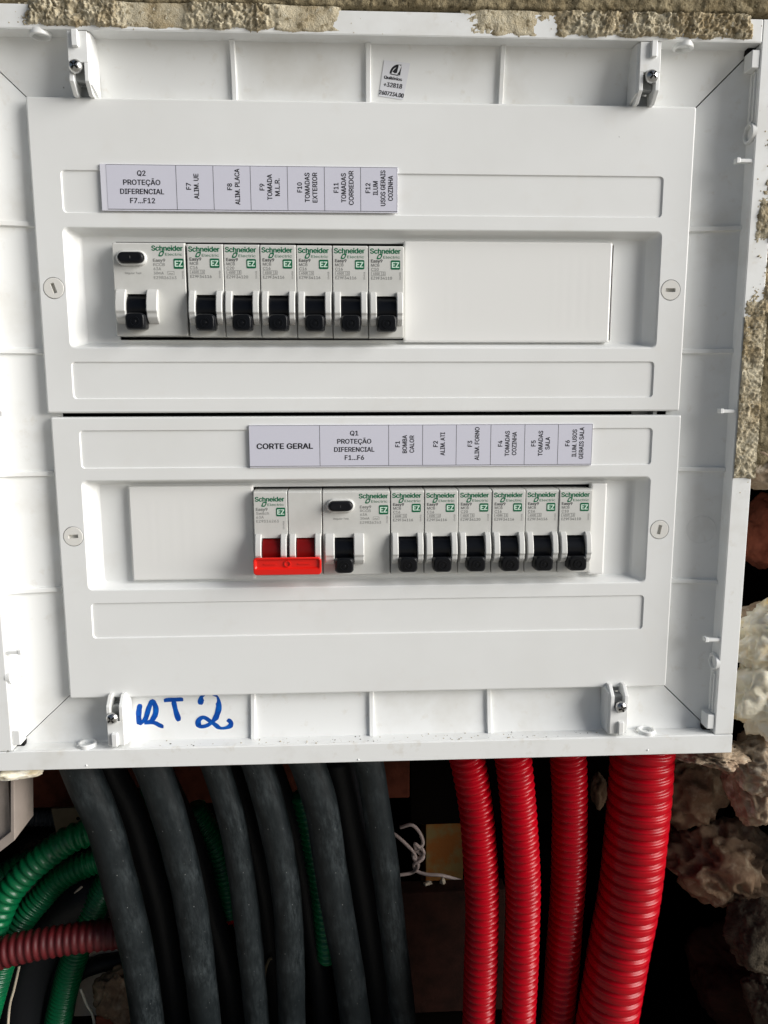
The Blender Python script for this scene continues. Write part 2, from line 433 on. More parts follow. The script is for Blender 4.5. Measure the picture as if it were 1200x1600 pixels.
# rim strips
MB().box(-38, X0-0.05, RIM_Y, -5, -176.75, 185.9).obj('frame_strip', 'box', box, bevel=0.5)
MB().box(X1+0.05, 361.9, RIM_Y, -5, -176.75, 185.9).obj('frame_strip', 'box', box, bevel=0.5)
MB().box(X0, X1, RIM_Y, -5, 175.5, 185.9).obj('frame_strip', 'box', box, bevel=0.5)
MB().box(-38.2, 361.7, RIM_Y-0.5, -5, -187.5, -177.0).obj('frame_strip', 'box', box, bevel=0.4)
# little moulding nibs on the bottom strip
for (px, py) in ((135, 1196), (560, 1187), (1012, 1172)):
    p = at(px, py, RIM_Y-0.5); MB().disc(p.x, p.z, 0.55, RIM_Y-0.8, RIM_Y+0.2, 10).obj('moulding_nib', 'box', box, smooth=True)

def panel_y(side, c_):
    """depth of the panel surface where the outward coordinate is c_"""
    for i in range(1, len(prof)-1):
        a, b = rect_at(i)[side], rect_at(i+1)[side]
        if min(a, b) <= c_ <= max(a, b): return prof[i][1]+(prof[i+1][1]-prof[i][1])*(c_-a)/(b-a)
    return 6.0
# ribs following the wall profile
def rib(side, pos, w=3.0, h=1.7):
    L = []
    for i in range(1, 6):
        cc = rect_at(i)[side]; y = prof[i][1]
        L.append([(cc, yy, u) if side < 2 else (u, yy, cc) for u, yy in ((pos-w/2, y+0.3), (pos-w/2+.4, y-h), (pos+w/2-.4, y-h), (pos+w/2, y+0.3))])
    MB().loops(L, True, True).obj('rib', 'box', box, bevel=0.25)
for x in (98.0, 162.7, 228.0): rib(3, x); rib(2, x)
for z in (92.0, 30.8, -31.0, -92.5): rib(1, z); rib(0, z)

# ring bosses on the ledges, pegs, corner blocks, long slots
def ring_boss(side, pos, yc=-3.4):
    c = rect_at(1)[side]; sgn = {0: 1, 1: -1, 2: 1, 3: -1}[side]
    def ring(r, hgt):
        out = []
        for i in range(28):
            a = 2*math.pi*i/28; u = pos+r*math.cos(a); y = yc+r*math.sin(a); cc = c+sgn*hgt
            out.append((cc, y, u) if side < 2 else (u, y, cc))
        return out
    MB().loops([ring(4.9, -1), ring(4.9, 1.3), ring(4.5, 1.7), ring(3.6, 1.7), ring(3.3, 1.3), ring(3.3, -1)], False, False).obj('screw_boss_ring', 'box', box, bevel=0.25)
for x in (10.2, 315.0): ring_boss(2, x); ring_boss(3, x)
for z in (135.8, -136.2): ring_boss(0, z); ring_boss(1, z)
for z in (122.2, 0.0, -122.8):
    MB().box(X1-7.5, X1+0.2, -7.4, -4.0, z-0.9, z+0.9).box(X1-8.3, X1-6.4, -7.6, -3.8, z-1.2, z+1.4).obj('peg', 'box', box, bevel=0.3)
    MB().box(X0-0.2, X0+7.5, -7.4, -4.0, z-0.9, z+0.9).box(X0+6.4, X0+8.3, -7.6, -3.8, z-1.2, z+1.4).obj('peg', 'box', box, bevel=0.3)
for sx, sg in ((X0, 1), (X1, -1)):
    for sz, sh_ in ((Z0, 1), (Z1, -1)):
        a, b = sorted((sx, sx+sg*4.2)); 
        z_a, z_b = sorted((sz+sh_*2.8, sz+sh_*11))
        MB().box(a, b, -7.4, 0.4, z_a, z_b).obj('corner_block', 'box', box, bevel=0.5)
        a, b = sorted((sx-sg*0.1, sx+sg*4.0)); z_a, z_b = sorted((sz, sz+sh_*2.7))
        MB().box(a, b, -2.6, 1.2, z_a, z_b).obj('corner_gap', 'dark', box)  # dark box stands in for shade in the corner cavity
        # long raised slot outline
        zc0, zc1 = sorted((sz+sh_*13, sz+sh_*33)); sl_ = []
        for (r, e) in ((1.9, -0.3), (1.9, 0.9), (1.1, 0.9), (1.1, -0.3)):
            q = []
            for cz_, a0 in ((zc1, 0), (zc0, 180)):
                for i in range(9):
                    an = math.radians(a0+180*i/8); q.append((sx+sg*e, -3.6+r*math.cos(an), cz_+r*math.sin(an)))
            sl_.append(q)
        MB().loops(sl_, False, False).obj('slot_outline', 'box', box, smooth=True, bevel=0.2)
# faint knock-out circle on the right panel
kc = []
for r, e in ((7.7, -0.05), (7.6, 0.25), (7.2, 0.25), (7.1, -0.05)):
    q = []
    for i in range(48):
        a = 2*math.pi*i/48; cx_ = 342+r*math.cos(a); z = -64+r*math.sin(a); q.append((cx_, panel_y(1, cx_)-e*.6, z))
    kc.append(q)
MB().loops(kc, False, False).obj('knockout_ring', 'box', box, smooth=True)

# brackets ---------------------------------------------------------
def bracket(x0, x1, zs, mirror):
    """zs=+1 top, -1 bottom; the screw channel is nearer the side of x0 (mirror: x1)"""
    ref = 149.2 if zs > 0 else -149.2
    def Z(n): return ref+zs*n
    br = MB(); F = -7.9
    br.prism([(y, Z(n)) for y, n in ((F, 25.8), (F, 12.2), (3, 12.2), (3, 25.8))], x0, x1)
    full = [(F, 12.25), (F, 4.2), (-3.0, -0.6), (4, -0.6), (4, 12.25)]
    wl = 2.1
    br.prism([(y, Z(n)) for y, n in full], x0, x0+wl)
    br.prism([(y, Z(n)) for y, n in full], x1-wl, x1)
    b = br.obj('screw_bracket', 'box', box, bevel=0.35)
    fl = MB(); sd = x1 if not mirror else x0; s2 = 1 if not mirror else -1
    fl.loops([[(sd-s2*0.1, F+1.2, Z(n)) for n in (25.8, 3.2)]+[(sd-s2*0.1, 4, Z(n)) for n in (-0.4, 25.8)],
              [(sd+s2*0.9, F+2.0, Z(n)) for n in (25.8, 3.0)]+[(sd+s2*1.5, 4, Z(n)) for n in (-0.4, 25.8)]], True, True)
    fl.obj('bracket_flank', 'box', b, bevel=0.3)
    fx = x0+2.4 if not mirror else x1-5.4
    MB().box(fx, fx+3.0, F-1.8, F+1, *sorted((Z(25.9), Z(18.6)))).obj('bracket_fin', 'box', b, bevel=0.5)
    xa, xb = x0+wl+0.02, x1-wl-0.02
    ch = MB(); ch.prism([(y, Z(n)) for y, n in ((-4.4, 12.2), (-4.4, 5.6), (-3.4, 5.0), (0.5, 5.0), (0.5, 12.2))], xa, xb)
    ch.obj('channel_plate', 'zinc', b, bevel=0.3)
    MB().box(xa, xb, 2.2, 3.0, *sorted((Z(4.9), Z(0.2)))).obj('channel_back', 'zinc', b)
    cx = (x0+x1)/2+(-1.3 if not mirror else 0.9); n_ = 10.3
    cz = Z(n_); yc = F-0.9
    hd = MB(); rings = []
    for r, dy in ((1.6, 6.0), (1.6, 1.2), (3.1, 1.15), (3.25, 0.7), (3.1, 0.1), (2.6, -0.75), (1.8, -1.35), (0.9, -1.65), (0.15, -1.75)):
        rings.append(circ(cx, cz, r, yc+dy, 28))
    hd.loops(rings, True, True); s_ = hd.obj('screw_head', 'steel', b, smooth=True)
    cr = MB(); a = math.radians(random.choice((38, 50, 20)))
    for k in range(2):
        aa = a+k*math.pi/2; c_, s__ = math.cos(aa), math.sin(aa); v = []
        for (u, w_) in ((-2.0, -.42), (2.0, -.42), (2.0, .42), (-2.0, .42)):
            for yy in (yc-1.95+0.22*abs(u)/2, yc-0.5): v.append((cx+u*c_-w_*s__, yy+(0.012*k), cz+u*s__+w_*c_))
        cr.add(v, [(0, 2, 4, 6), (1, 7, 5, 3), (0, 1, 3, 2), (2, 3, 5, 4), (4, 5, 7, 6), (6, 7, 1, 0)])
    cr.obj('cross_recess', 'dark', s_)  # dark boxes on the dome stand in for the shaded cross slots
bracket(23.6, 32.8, 1, False)
bracket(292.4, 302.6, 1, True)
bracket(22.6, 31.3, -1, False)
bracket(292.6, 302.4, -1, True)

# handwriting on the lower side panel
hw = MB()
def on_panel(side, px, py):
    y = 4.0
    for k in range(6): y = panel_y(side, at(px, py, y).z)
    return at(px, py, y)
def on_floor(px, py): return on_panel(2, px, py)
strokes = [[(219, 1100), (217, 1112), (217, 1124), (219, 1132), (227, 1124), (233, 1105), (238, 1096), (243, 1104), (243, 1115), (237, 1127), (226, 1130), (240, 1130), (251, 1135), (257, 1136)],
           [(256, 1095), (272, 1094), (287, 1093)], [(271, 1095), (275, 1112), (280, 1127)],
           [(313, 1101), (315, 1092), (324, 1083), (334, 1086), (342, 1103), (336, 1124), (325, 1134), (313, 1136), (310, 1128), (318, 1122), (332, 1130), (345, 1139), (357, 1137), (361, 1130), (355, 1124)]]
hwo = None
for st in strokes:
    pts = [on_floor(*p) for p in st]
    P = spline(pts, 0.5); n0 = Vector((0, -0.997, 0.08)); L = []
    for i, p in enumerate(P):
        t = (P[min(i+1, len(P)-1)]-P[max(i-1, 0)]).normalized(); sd = t.cross(n0).normalized()
        wd = 1.6*(0.9+0.2*noise.noise(p*0.3)); e = min(i, len(P)-1-i)
        if e < 3: wd *= (0.55, 0.8, 0.93)[e]
        L.append([tuple(p+sd*wd+n0*(0.05+i*.0004)), tuple(p-sd*wd+n0*(0.05+i*.0004)), tuple(p-n0*0.25)])
    hw.loops(L, True, True)
hwo = hw.obj('handwriting', 'blue', box)

# maker's sticker on the upper side panel
def on_top(px, py): return on_panel(3, px, py)
c00, c10, c11, c01 = on_top(592, 150), on_top(630, 156), on_top(641, 99), on_top(600, 94)
st = thing('maker_sticker', 'small white tilted sticker with black logo and numbers above the upper cover', 'sticker', tuple(c00))
nrm = (c10-c00).cross(c01-c00).normalized()
if nrm.y > 0: nrm = -nrm
def SP(u, v, e=0.15):
    p = c00.lerp(c10, u).lerp(c01.lerp(c11, u), v)
    # follow the curved panel
    p.y = panel_y(3, p.z)
    return p+nrm*e
N_ = 6; v = []; f = []
for j in range(N_+1):
    for i in range(2): v.append(tuple(SP(i, j/N_, 0.16)))
for j in range(N_): f.append((2*j, 2*j+1, 2*j+3, 2*j+2))
MB().add(v, f).obj('sticker_paper', 'sticker', st, solid=0.08)
prt = MB()
def stext(s, u, v_, hgt, wid, bold=True):
    vs, fs = glyphs(s, bold); x0 = min(a[0] for a in vs); x1 = max(a[0] for a in vs)
    for k, du in enumerate((0, .012, -.012)): prt.add([tuple(SP(u+((a[0]-x0)/(x1-x0))*wid+du, v_+a[1]/CAPH*hgt, 0.26+.01*k)) for a in vs], fs)
stext('2607234.00', 0.0, 0.05, 0.115, 0.98)
stext('+32818', 0.13, 0.29, 0.125, 0.72)
stext('Quitérios', 0.10, 0.50, 0.085, 0.70)
# logo: arc, leaf and corner wedges
def poly(pts): prt.add([tuple(SP(a, b, 0.26)) for a, b in pts], [tuple(range(len(pts)))])
arc_o = [(0.58-0.30*math.cos(t), 0.66+0.27*math.sin(t)) for t in [math.pi/2*i/6 for i in range(7)]]
arc_i = [(0.58-0.22*math.cos(t), 0.66+0.20*math.sin(t)) for t in [math.pi/2*i/6 for i in range(7)]]
prt.add([tuple(SP(a, b, 0.26)) for a, b in arc_o+arc_i], [(i, i+1, 8+i, 7+i) for i in range(6)])
poly([(0.58, 0.93), (0.70, 0.93), (0.66, 0.90)])
poly([(0.38, 0.72), (0.52, 0.86), (0.58, 0.86), (0.56, 0.70), (0.48, 0.68)])
poly([(0.70, 0.91), (0.70, 0.64), (0.58, 0.66), (0.64, 0.74)])
poly([(0.28, 0.64), (0.36, 0.66), (0.60, 0.65), (0.68, 0.62)])
prt.obj('printed_text', 'ink', st)

# ================================================================== COVER PLATES
def cover(name, label, x0, x1, z0, z1, pockets, recess, window, locks, grp):
    t = thing(name, label, 'cover', ((x0+x1)/2, 12, z0), grp)
    mb = MB()
    holes = []
    for (a, b, c_, d_) in pockets: holes.append(rrect(a, b, c_, d_, 2.0, 0))
    ra, rb, rc, rd = recess
    holes.append(rrect(ra-0.5, rb+0.5, rc-0.5, rd+0.5, 3.0, 0, 7))
    for (lx, lz, _) in locks: holes.append(circ(lx, lz, 5.25, 0))
    outer = rrect(x0+0.9, x1-0.9, z0+0.9, z1-0.9, 0.6, 0, 4)
    face_with_holes(mb, outer, holes)
    mb.loops([outer, rrect(x0+0.35, x1-0.35, z0+0.35, z1-0.35, 0.8, 0.25, 4), rrect(x0, x1, z0, z1, 1.0, 0.9, 4), rrect(x0, x1, z0, z1, 1.0, 9.0, 4)], False, False)
    for (a, b, c_, d_) in pockets:
        P0 = rrect(a, b, c_, d_, 2.0, 0); P1 = rrect(a+.45, b-.45, c_+.45, d_-.45, 1.7, 0.75)
        mb.loops([P0, P1], False, False); face_with_holes(mb, P1, [])
    q = [rrect(ra-0.5, rb+0.5, rc-0.5, rd+0.5, 3.0, 0, 7), rrect(ra+0.1, rb-0.1, rc+0.05, rd-0.05, 2.7, 0.35, 7), rrect(ra+0.9, rb-0.9, rc+0.4, rd-0.4, 2.2, 1.5, 7),
         rrect(ra+4.6, rb-4.6, rc+2.0, rd-2.0, 1.6, 7.0, 7), rrect(ra+5.3, rb-5.3, rc+2.4, rd-2.4, 1.5, 7.7, 7), rrect(ra+6.2, rb-6.2, rc+2.9, rd-2.9, 1.3, 8.0, 7)]
    mb.loops(q, False, False)
    wa, wb, wc, wd = window
    W0 = rrect(wa, wb, wc, wd, 0.3, 8.0, 2)
    face_with_holes(mb, q[-1], [W0])
    mb.loops([W0, rrect(wa, wb, wc, wd, 0.3, 9.6, 2)], False, False)
    for (lx, lz, _) in locks: mb.loops([circ(lx, lz, 5.25, 0), circ(lx, lz, 5.25, 6)], False, False)
    o = mb.obj('cover_panel', 'plate', t)
    bm = bmesh.new(); bm.from_mesh(o.data); bmesh.ops.remove_doubles(bm, verts=bm.verts, dist=1e-6)
    bmesh.ops.recalc_face_normals(bm, faces=bm.faces); bm.to_mesh(o.data); bm.free()
    for p in o.data.polygons: p.use_smooth = abs(p.normal.y) < 0.995
    md = o.modifiers.new('e', 'EDGE_SPLIT'); md.split_angle = math.radians(30)
    md = o.modifiers.new('w', 'WEIGHTED_NORMAL'); md.keep_sharp = True; md.weight = 90
    for (lx, lz, ang) in locks:
        dk = MB(); a = math.radians(ang)
        slot = []
        for (u, w_) in ((2.5, 0.95), (-2.5, 0.95), (-2.5, -0.95), (2.5, -0.95)):
            slot.append((lx+u*math.cos(a)-w_*math.sin(a), -0.1, lz+u*math.sin(a)+w_*math.cos(a)))
        face_with_holes(dk, circ(lx, lz, 4.75, -0.1), [slot])
        dk.loops([circ(lx, lz, 4.75, -0.1), circ(lx, lz, 5.0, 0.15), circ(lx, lz, 5.0, 5)], False, False)
        dk.loops([slot, [(p[0], 2.2, p[2]) for p in slot]], False, False)
        dk.add([(p[0], 2.2, p[2]) for p in slot], [(0, 1, 2, 3)])
        dk.obj('quarter_turn_lock', 'lock', t)
    return t
up = cover('cover_plate', 'upper white cover plate with seven breakers in its window', 0, 325, 0, 149.2,
           [(14.2, 310.2, 96.5, 116.3), (13.4, 310.3, 7.0, 25.5)], (13.8, 310.4, 32.5, 89.6), (36.0, 289.0, 36.6, 84.6),
           [(7.4, 61.1, 108), (316.7, 61.3, 0)], 'white cover plates of the distribution box')
lo = cover('cover_plate', 'lower white cover plate with the red-handled main switch in its window', 1.3, 326.3, -151.5, -2.0,
           [(15.2, 311.3, -28.2, -8.7), (15.6, 311.3, -118.4, -99.1)], (15.1, 311.1, -91.9, -34.6), (36.6, 289.6, -86.9, -39.2),
           [(8.9, -63.3, 4), (317.7, -63.1, 80)], 'white cover plates of the distribution box')
# metal clip seen in the slit between the covers
MB().box(303, 316, 9.2, 10.4, -2.6, 0.4).box(312.5, 314.5, 4, 9.2, -2.0, -0.1).obj('hinge_clip', 'zinc', lo)

# scratches on the upper plate
# ================================================================== LABEL STRIPS
def label_strip(name, label, x0, x1, z0, z1, cells, lead=0.0):
    t = thing(name, label, 'label strip', (x0, 0, z0), 'printed label strips on the cover plates')
    MB().box(x0, x1, -0.9, -0.02, z0, z1).obj('strip_holder', 'film', t, bevel=0.15)
    bord = MB(); xs = x0+lead
    MB().box(xs+0.05, x1-0.25, -1.0, -0.905, z0+0.7, z1-0.3).obj('paper_strip', 'paper', t)
    bord.box(xs+0.05, x1-0.25, -1.03, -0.99, z0+0.62, z0+0.82); bord.box(xs+0.05, x1-0.25, -1.03, -0.99, z1-0.42, z1-0.26)
    for c in cells[1:]: bord.box(c[0]-0.1, c[0]+0.1, -1.035, -1.0, z0+0.8, z1-0.4)
    bord.box(x1-0.35, x1-0.2, -1.035, -1.0, z0+0.8, z1-0.4)
    bord.obj('ruled_line', 'ink', t)
    zc = (z0+z1)/2+0.2
    for i, c in enumerate(cells):
        x_a = c[0]; x_b = cells[i+1][0] if i+1 < len(cells) else x1
        lines = c[1]; mb = MB(); vert = c[2]; cx = (x_a+x_b)/2+(c[3] if len(c) > 3 else 0)
        n = len(lines)
        for k, (s, wd) in enumerate(lines):
            off = (k-(n-1)/2)
            if vert: text(mb, s, cx+off*3.7, zc+(0.6 if vert == 1 else 0), 2.25, -1.06, width=wd, rot=90, bold=0.3)
            elif n == 1: text(mb, s, cx, zc-0.1, 2.7, -1.06, width=wd, bold=True)
            else: text(mb, s, cx, zc-off*4.2+0.1, 2.35, -1.06, width=wd, bold=0.3)
        mb.obj('label_text', 'ink', t)
    return t
label_strip('label_strip', 'lavender paper label strip from Q2 to F12 above the upper breakers', 33.2, 176.9, 97.5, 119.0,
    [(36.4, [('Q2', 3.9), ('PROTEÇÃO', 17.6), ('DIFERENCIAL', 20.8), ('F7...F12', 11.8)], 0),
     (69.4, [('F7', 3.0), ('ALIM. UE', 11.5)], 1, -1.2), (87.2, [('F8', 3.0), ('ALIM. PLACA', 16.5)], 1, 0.7), (105.1, [('F9', 3.0), ('TOMADA', 11.8), ('M.L.R.', 8.0)], 1, 0.3),
     (123.0, [('F10', 4.5), ('TOMADAS', 13.5), ('EXTERIOR', 13.8)], 1, 0.6), (141.0, [('F11', 4.5), ('TOMADAS', 13.5), ('CORREDOR', 15.8)], 1, 0.5),
     (158.7, [('F12', 4.5), ('ILUM', 6.4), ('USOS GERAIS', 16.5), ('COZINHA', 11.6)], 1, 0.0)], lead=3.0)
label_strip('label_strip', 'lavender paper label strip from CORTE GERAL to F6 above the lower breakers', 100.8, 279.0, -28.2, -6.3,
    [(101.0, [('CORTE GERAL', 28.5)], 0), (136.8, [('Q1', 4.1), ('PROTEÇÃO', 17.4), ('DIFERENCIAL', 20.6), ('F1...F6', 9.8)], 0),
     (172.3, [('F1', 3.0), ('BOMBA', 9.2), ('CALOR', 8.8)], 1, -0.5), (189.9, [('F2', 3.0), ('ALIM. ATI', 11.8)], 1, -0.2), (207.4, [('F3', 3.0), ('ALIM. FORNO', 17.0)], 1, 0.0),
     (225.4, [('F4', 3.0), ('TOMADAS', 13.0), ('COZINHA', 12.0)], 1, -0.2), (243.2, [('F5', 3.0), ('TOMADAS', 13.0), ('SALA', 6.4)], 1, -0.4),
     (260.8, [('F6', 3.0), ('ILUM. USOS', 14.2), ('GERAIS SALA', 16.4)], 1, -0.4)])

# ================================================================== BREAKERS
H = 45.0
def shell(mb, w, slots, top_ch=1.0):
    """front shell of a breaker, local x 0..w, z 0..45, front at y=0, slot rectangles cut out"""
    g = 0.18
    out = rrect(g+0.3, w-g-0.3, 0.35, H-top_ch, 0.35, 0, 2)
    holes = [rrect(a, b, c_, d_, 0.4, 0, 2) for a, b, c_, d_ in slots]
    face_with_holes(mb, out, holes)
    mb.loops([out, rrect(g, w-g, 0, H-top_ch+0.6, 0.45, 0.35, 2), rrect(g, w-g, 0, H, 0.3, 2.6, 2), rrect(g, w-g, 0, H, 0.3, 38, 2)], False, True)
    for h in holes: mb.loops([h, [(p[0], 9.0, p[2]) for p in h]], False, True)
def cheek_mb(x0, x1, tall=False):
    prof_ = [(0.1, 22.6), (-1.2, 22.2), (-2.8, 20.6), (-4.4, 16.5), (-5.2, 11.6), (-4.3, 10.7), (-4.0, 8.6), (-2.4, 7.0), (0.1, 5.6)]
    mb = MB(); n = len(prof_)
    mb.prism(prof_, x0, x1); return mb
def place(mb, ox, oy, oz):
    m = MB(); m.v = [(a+ox, b+oy, c+oz) for a, b, c in mb.v]; m.f = mb.f; return m
def schneider(mb, x0, x1, zb):
    text(mb, 'Schneider', x0, zb, 2.35, -0.06, width=x1-x0, align='l', bold=True, zc=False)
    text(mb, 'Electric', x0+6.4, zb-2.35, 1.25, -0.06, width=x1-x0-6.6, align='l', zc=False)
    # slanted ring emblem
    cx, cz = x0+4.6, zb-1.45; L = []
    for rx, rz in ((1.15, 1.35), (0.6, 0.72)):
        q = []
        for i in range(16):
            a = 2*math.pi*i/16; u = rx*math.copysign(abs(math.cos(a))**.6, math.cos(a)); w_ = rz*math.copysign(abs(math.sin(a))**.6, math.sin(a))
            q.append((cx+u+w_*0.45, -0.06, cz+w_))
        L.append(q)
    mb.loops(L, False, False)
def badge(parent, x0, x1, z0, z1):
    b = MB(); b.loops([rrect(x0, x1, z0, z1, 0.6, 0.0, 3), rrect(x0, x1, z0, z1, 0.6, -0.10, 3)], False, True)
    o = b.obj('green_badge', 'badge', parent)
    tm = MB(); text(tm, 'EZ', (x0+x1)/2, (z0+z1)/2, (z1-z0)*0.56, -0.16, width=(x1-x0)*0.72, bold=True)
    tm.obj('badge_letters', 'badge_white', o)
    return o
def lever(mb, x0, x1):
    """black toggle pushed down: curved barrel plus finger grip"""
    cy, cz, r = 4.4, 13.0, 7.6; pr = []
    for i in range(13):
        a = math.radians(100+160*i/12); pr.append((cy+r*math.cos(a)*1.0, cz+r*math.sin(a)*0.99))
    mb.prism(pr+[(8.5, 6.0), (8.5, 20.0)], x0+0.25, x1-0.25)
def grip(mb, x0, x1):
    L = []
    for (sx, y, za, zb, r) in ((0, 0.5, 2.9, 9.6, 1.2), (0, -5.0, 2.5, 10.4, 1.6), (0.2, -7.0, 2.5, 10.6, 2.2), (0.8, -7.8, 3.1, 10.1, 2.0)):
        L.append(rrect(x0+sx, x1-sx, za, zb, r, y, 5))
    mb.loops(L, True, True)
def grip_mark(parent, cx):
    g = MB(); L = [circ(cx, 6.4, 2.4, -7.7, 20), circ(cx, 6.4, 2.35, -8.25, 20), circ(cx, 6.4, 1.85, -8.25, 20), circ(cx, 6.4, 1.8, -7.7, 20)]
    g.loops(L, False, False); g.disc(cx, 6.4, 0.8, -8.2, -7.7, 14, ch=.1)
    return g

def add(mbl, name, m, root, **k):
    """mbl holds local coordinates; root at its base"""
    o = place(mbl, root.location.x/S, root.location.y/S, root.location.z/S).obj(name, m, root, **k)
    return o

def small_texts(root, rows, x, width_s=1.0):
    pass

def make_mcb(rating, code, faint=False):
    t = thing('miniature_circuit_breaker', 'x', 'circuit breaker', (0, 0, 0))
    w_ = 17.9; s0, s1 = 4.1, 14.0
    b = MB(); shell(b, w_, [(s0, s1, 6.0, 20.4)]); b.obj('breaker_body', 'breaker', t, bevel=0.0)
    for (a, c_) in ((0.7, s0-0.05), (s1+0.05, w_-0.7)):
        cheek_mb(a, c_).obj('toggle_guard', 'cheek', t, bevel=0.55, seg=3)
    l = MB(); lever(l, s0, s1); lv = l.obj('toggle', 'black', t, bevel=0.3)
    g = MB(); grip(g, s0+0.05, s1-0.05); gg = g.obj('toggle_grip', 'black', lv, smooth=True, bevel=0.25)
    grip_mark(t, (s0+s1)/2).obj('embossed_ring', 'black', lv, smooth=False)
    p = MB(); schneider(p, 1.1, 16.1, 41.0); p.obj('logo_print', 'green', t)
    bd = badge(t, 11.3, 16.0, 33.3, 37.8)
    p = MB(); ink = 'pale_ink' if faint else 'grey_ink'
    text(p, 'Easy9', 1.5, 36.7, 1.45, -0.06, width=5.6, align='l', bold=True, zc=False)
    text(p, 'MCB', 1.5, 34.7, 1.4, -0.06, width=4.1, align='l', zc=False)
    text(p, rating, 1.5, 32.7, 1.4, -0.06, width=3.7, align='l', zc=False)
    text(p, '4500', 2.4, 30.75, 1.15, -0.06, width=3.3, align='l', zc=False)
    text(p, '3', 7.3, 30.75, 1.15, -0.06, width=0.8, align='l', zc=False)
    for (a, c_, e, h_) in ((1.5, 8.6, 30.35, 30.47), (1.5, 8.6, 32.2, 32.32), (1.5, 1.62, 30.35, 32.3), (8.5, 8.62, 30.35, 32.3), (6.7, 6.82, 30.35, 32.3)):
        p.add([(a, -0.06, e), (c_, -0.06, e), (c_, -0.06, h_), (a, -0.06, h_)], [(0, 1, 2, 3)])
    text(p, code, 1.5, 28.5, 1.35, -0.06, width=10.4, align='l', zc=False)
    p.obj('rating_print', ink, t)
    p = MB(); text(p, '094958', 16.0, 30.2, 0.8, -0.06, width=3.6, rot=90); p.obj('serial_print', 'pale_ink', t)
    return t
def make_rccb():
    t = thing('residual_current_breaker', 'x', 'circuit breaker', (0, 0, 0))
    w_ = 35.5; s0, s1 = 6.3, 16.2
    b = MB(); shell(b, w_, [(s0, s1, 6.0, 20.2)]); b.obj('breaker_body', 'breaker', t)
    cheek_mb(1.2, s0-0.05).obj('toggle_guard', 'cheek', t, bevel=0.6, seg=3)
    cheek_mb(s1+0.05, 21.8).obj('toggle_guard', 'cheek', t, bevel=0.6, seg=3)
    l = MB(); lever(l, s0, s1); lv = l.obj('toggle', 'black', t, bevel=0.3)
    g = MB(); grip(g, s0+0.05, s1-0.05); g.obj('toggle_grip', 'black', lv, smooth=True, bevel=0.25)
    grip_mark(t, (s0+s1)/2).obj('embossed_ring', 'black', lv)
    cz = 37.2
    def stad(x0, x1, r, y): return rrect(x0, x1, cz-r, cz+r, r-0.02, y, 6)
    sur = MB(); sur.loops([stad(2.2, 17.0, 3.7, 0.0), stad(2.3, 16.9, 3.6, -1.3), stad(2.8, 16.4, 3.1, -1.9), stad(3.3, 15.9, 2.65, -1.9), stad(3.4, 15.8, 2.6, -0.2)], False, False)
    sur.obj('button_collar', 'cheek', t, smooth=True, bevel=0.15)
    bt = MB(); bt.loops([stad(3.5, 15.7, 2.5, 0.3), stad(3.5, 15.7, 2.5, -3.4), stad(3.8, 15.4, 2.2, -4.0), stad(5.0, 14.2, 1.3, -3.8)], False, True)
    bo = bt.obj('test_button', 'blackm', t, smooth=True)
    tm = MB(); tm.box(9.45, 9.65, -4.0, -3.7, 36.6, 37.8); tm.obj('button_mark', 'grey_ink', bo)
    p = MB(); schneider(p, 19.3, 34.3, 40.9); p.obj('logo_print', 'green', t)
    badge(t, 29.7, 34.6, 32.3, 37.2)
    p = MB()
    text(p, 'Easy9', 19.8, 35.6, 1.45, -0.06, width=5.8, align='l', bold=True, zc=False)
    text(p, 'RCCB', 19.8, 33.6, 1.4, -0.06, width=5.6, align='l', zc=False)
    text(p, '63A', 19.8, 31.6, 1.4, -0.06, width=3.7, align='l', zc=False)
    text(p, '30mA', 19.8, 29.6, 1.3, -0.06, width=4.9, align='l', zc=False)
    for (a, c_, e, h_) in ((26.6, 29.8, 29.4, 29.52), (26.6, 29.8, 31.0, 31.12), (26.6, 26.72, 29.4, 31.1), (29.7, 29.82, 29.4, 31.1)):
        p.add([(a, -0.06, e), (c_, -0.06, e), (c_, -0.06, h_), (a, -0.06, h_)], [(0, 1, 2, 3)])
    text(p, '~', 28.2, 30.2, 1.9, -0.06, width=2.0)
    text(p, 'EZ9R36263', 19.8, 27.4, 1.35, -0.06, width=11.0, align='l', zc=False)
    p.obj('rating_print', 'pale_ink', t)
    p = MB(); text(p, '094958', 34.0, 29.5, 0.8, -0.06, width=3.8, rot=90); p.obj('serial_print', 'pale_ink', t)
    p = MB(); text(p, 'Regular Test', 9.8, 30.2, 0.95, -0.06, width=8.0); p.obj('button_caption', 'pale_ink', t)
    return t
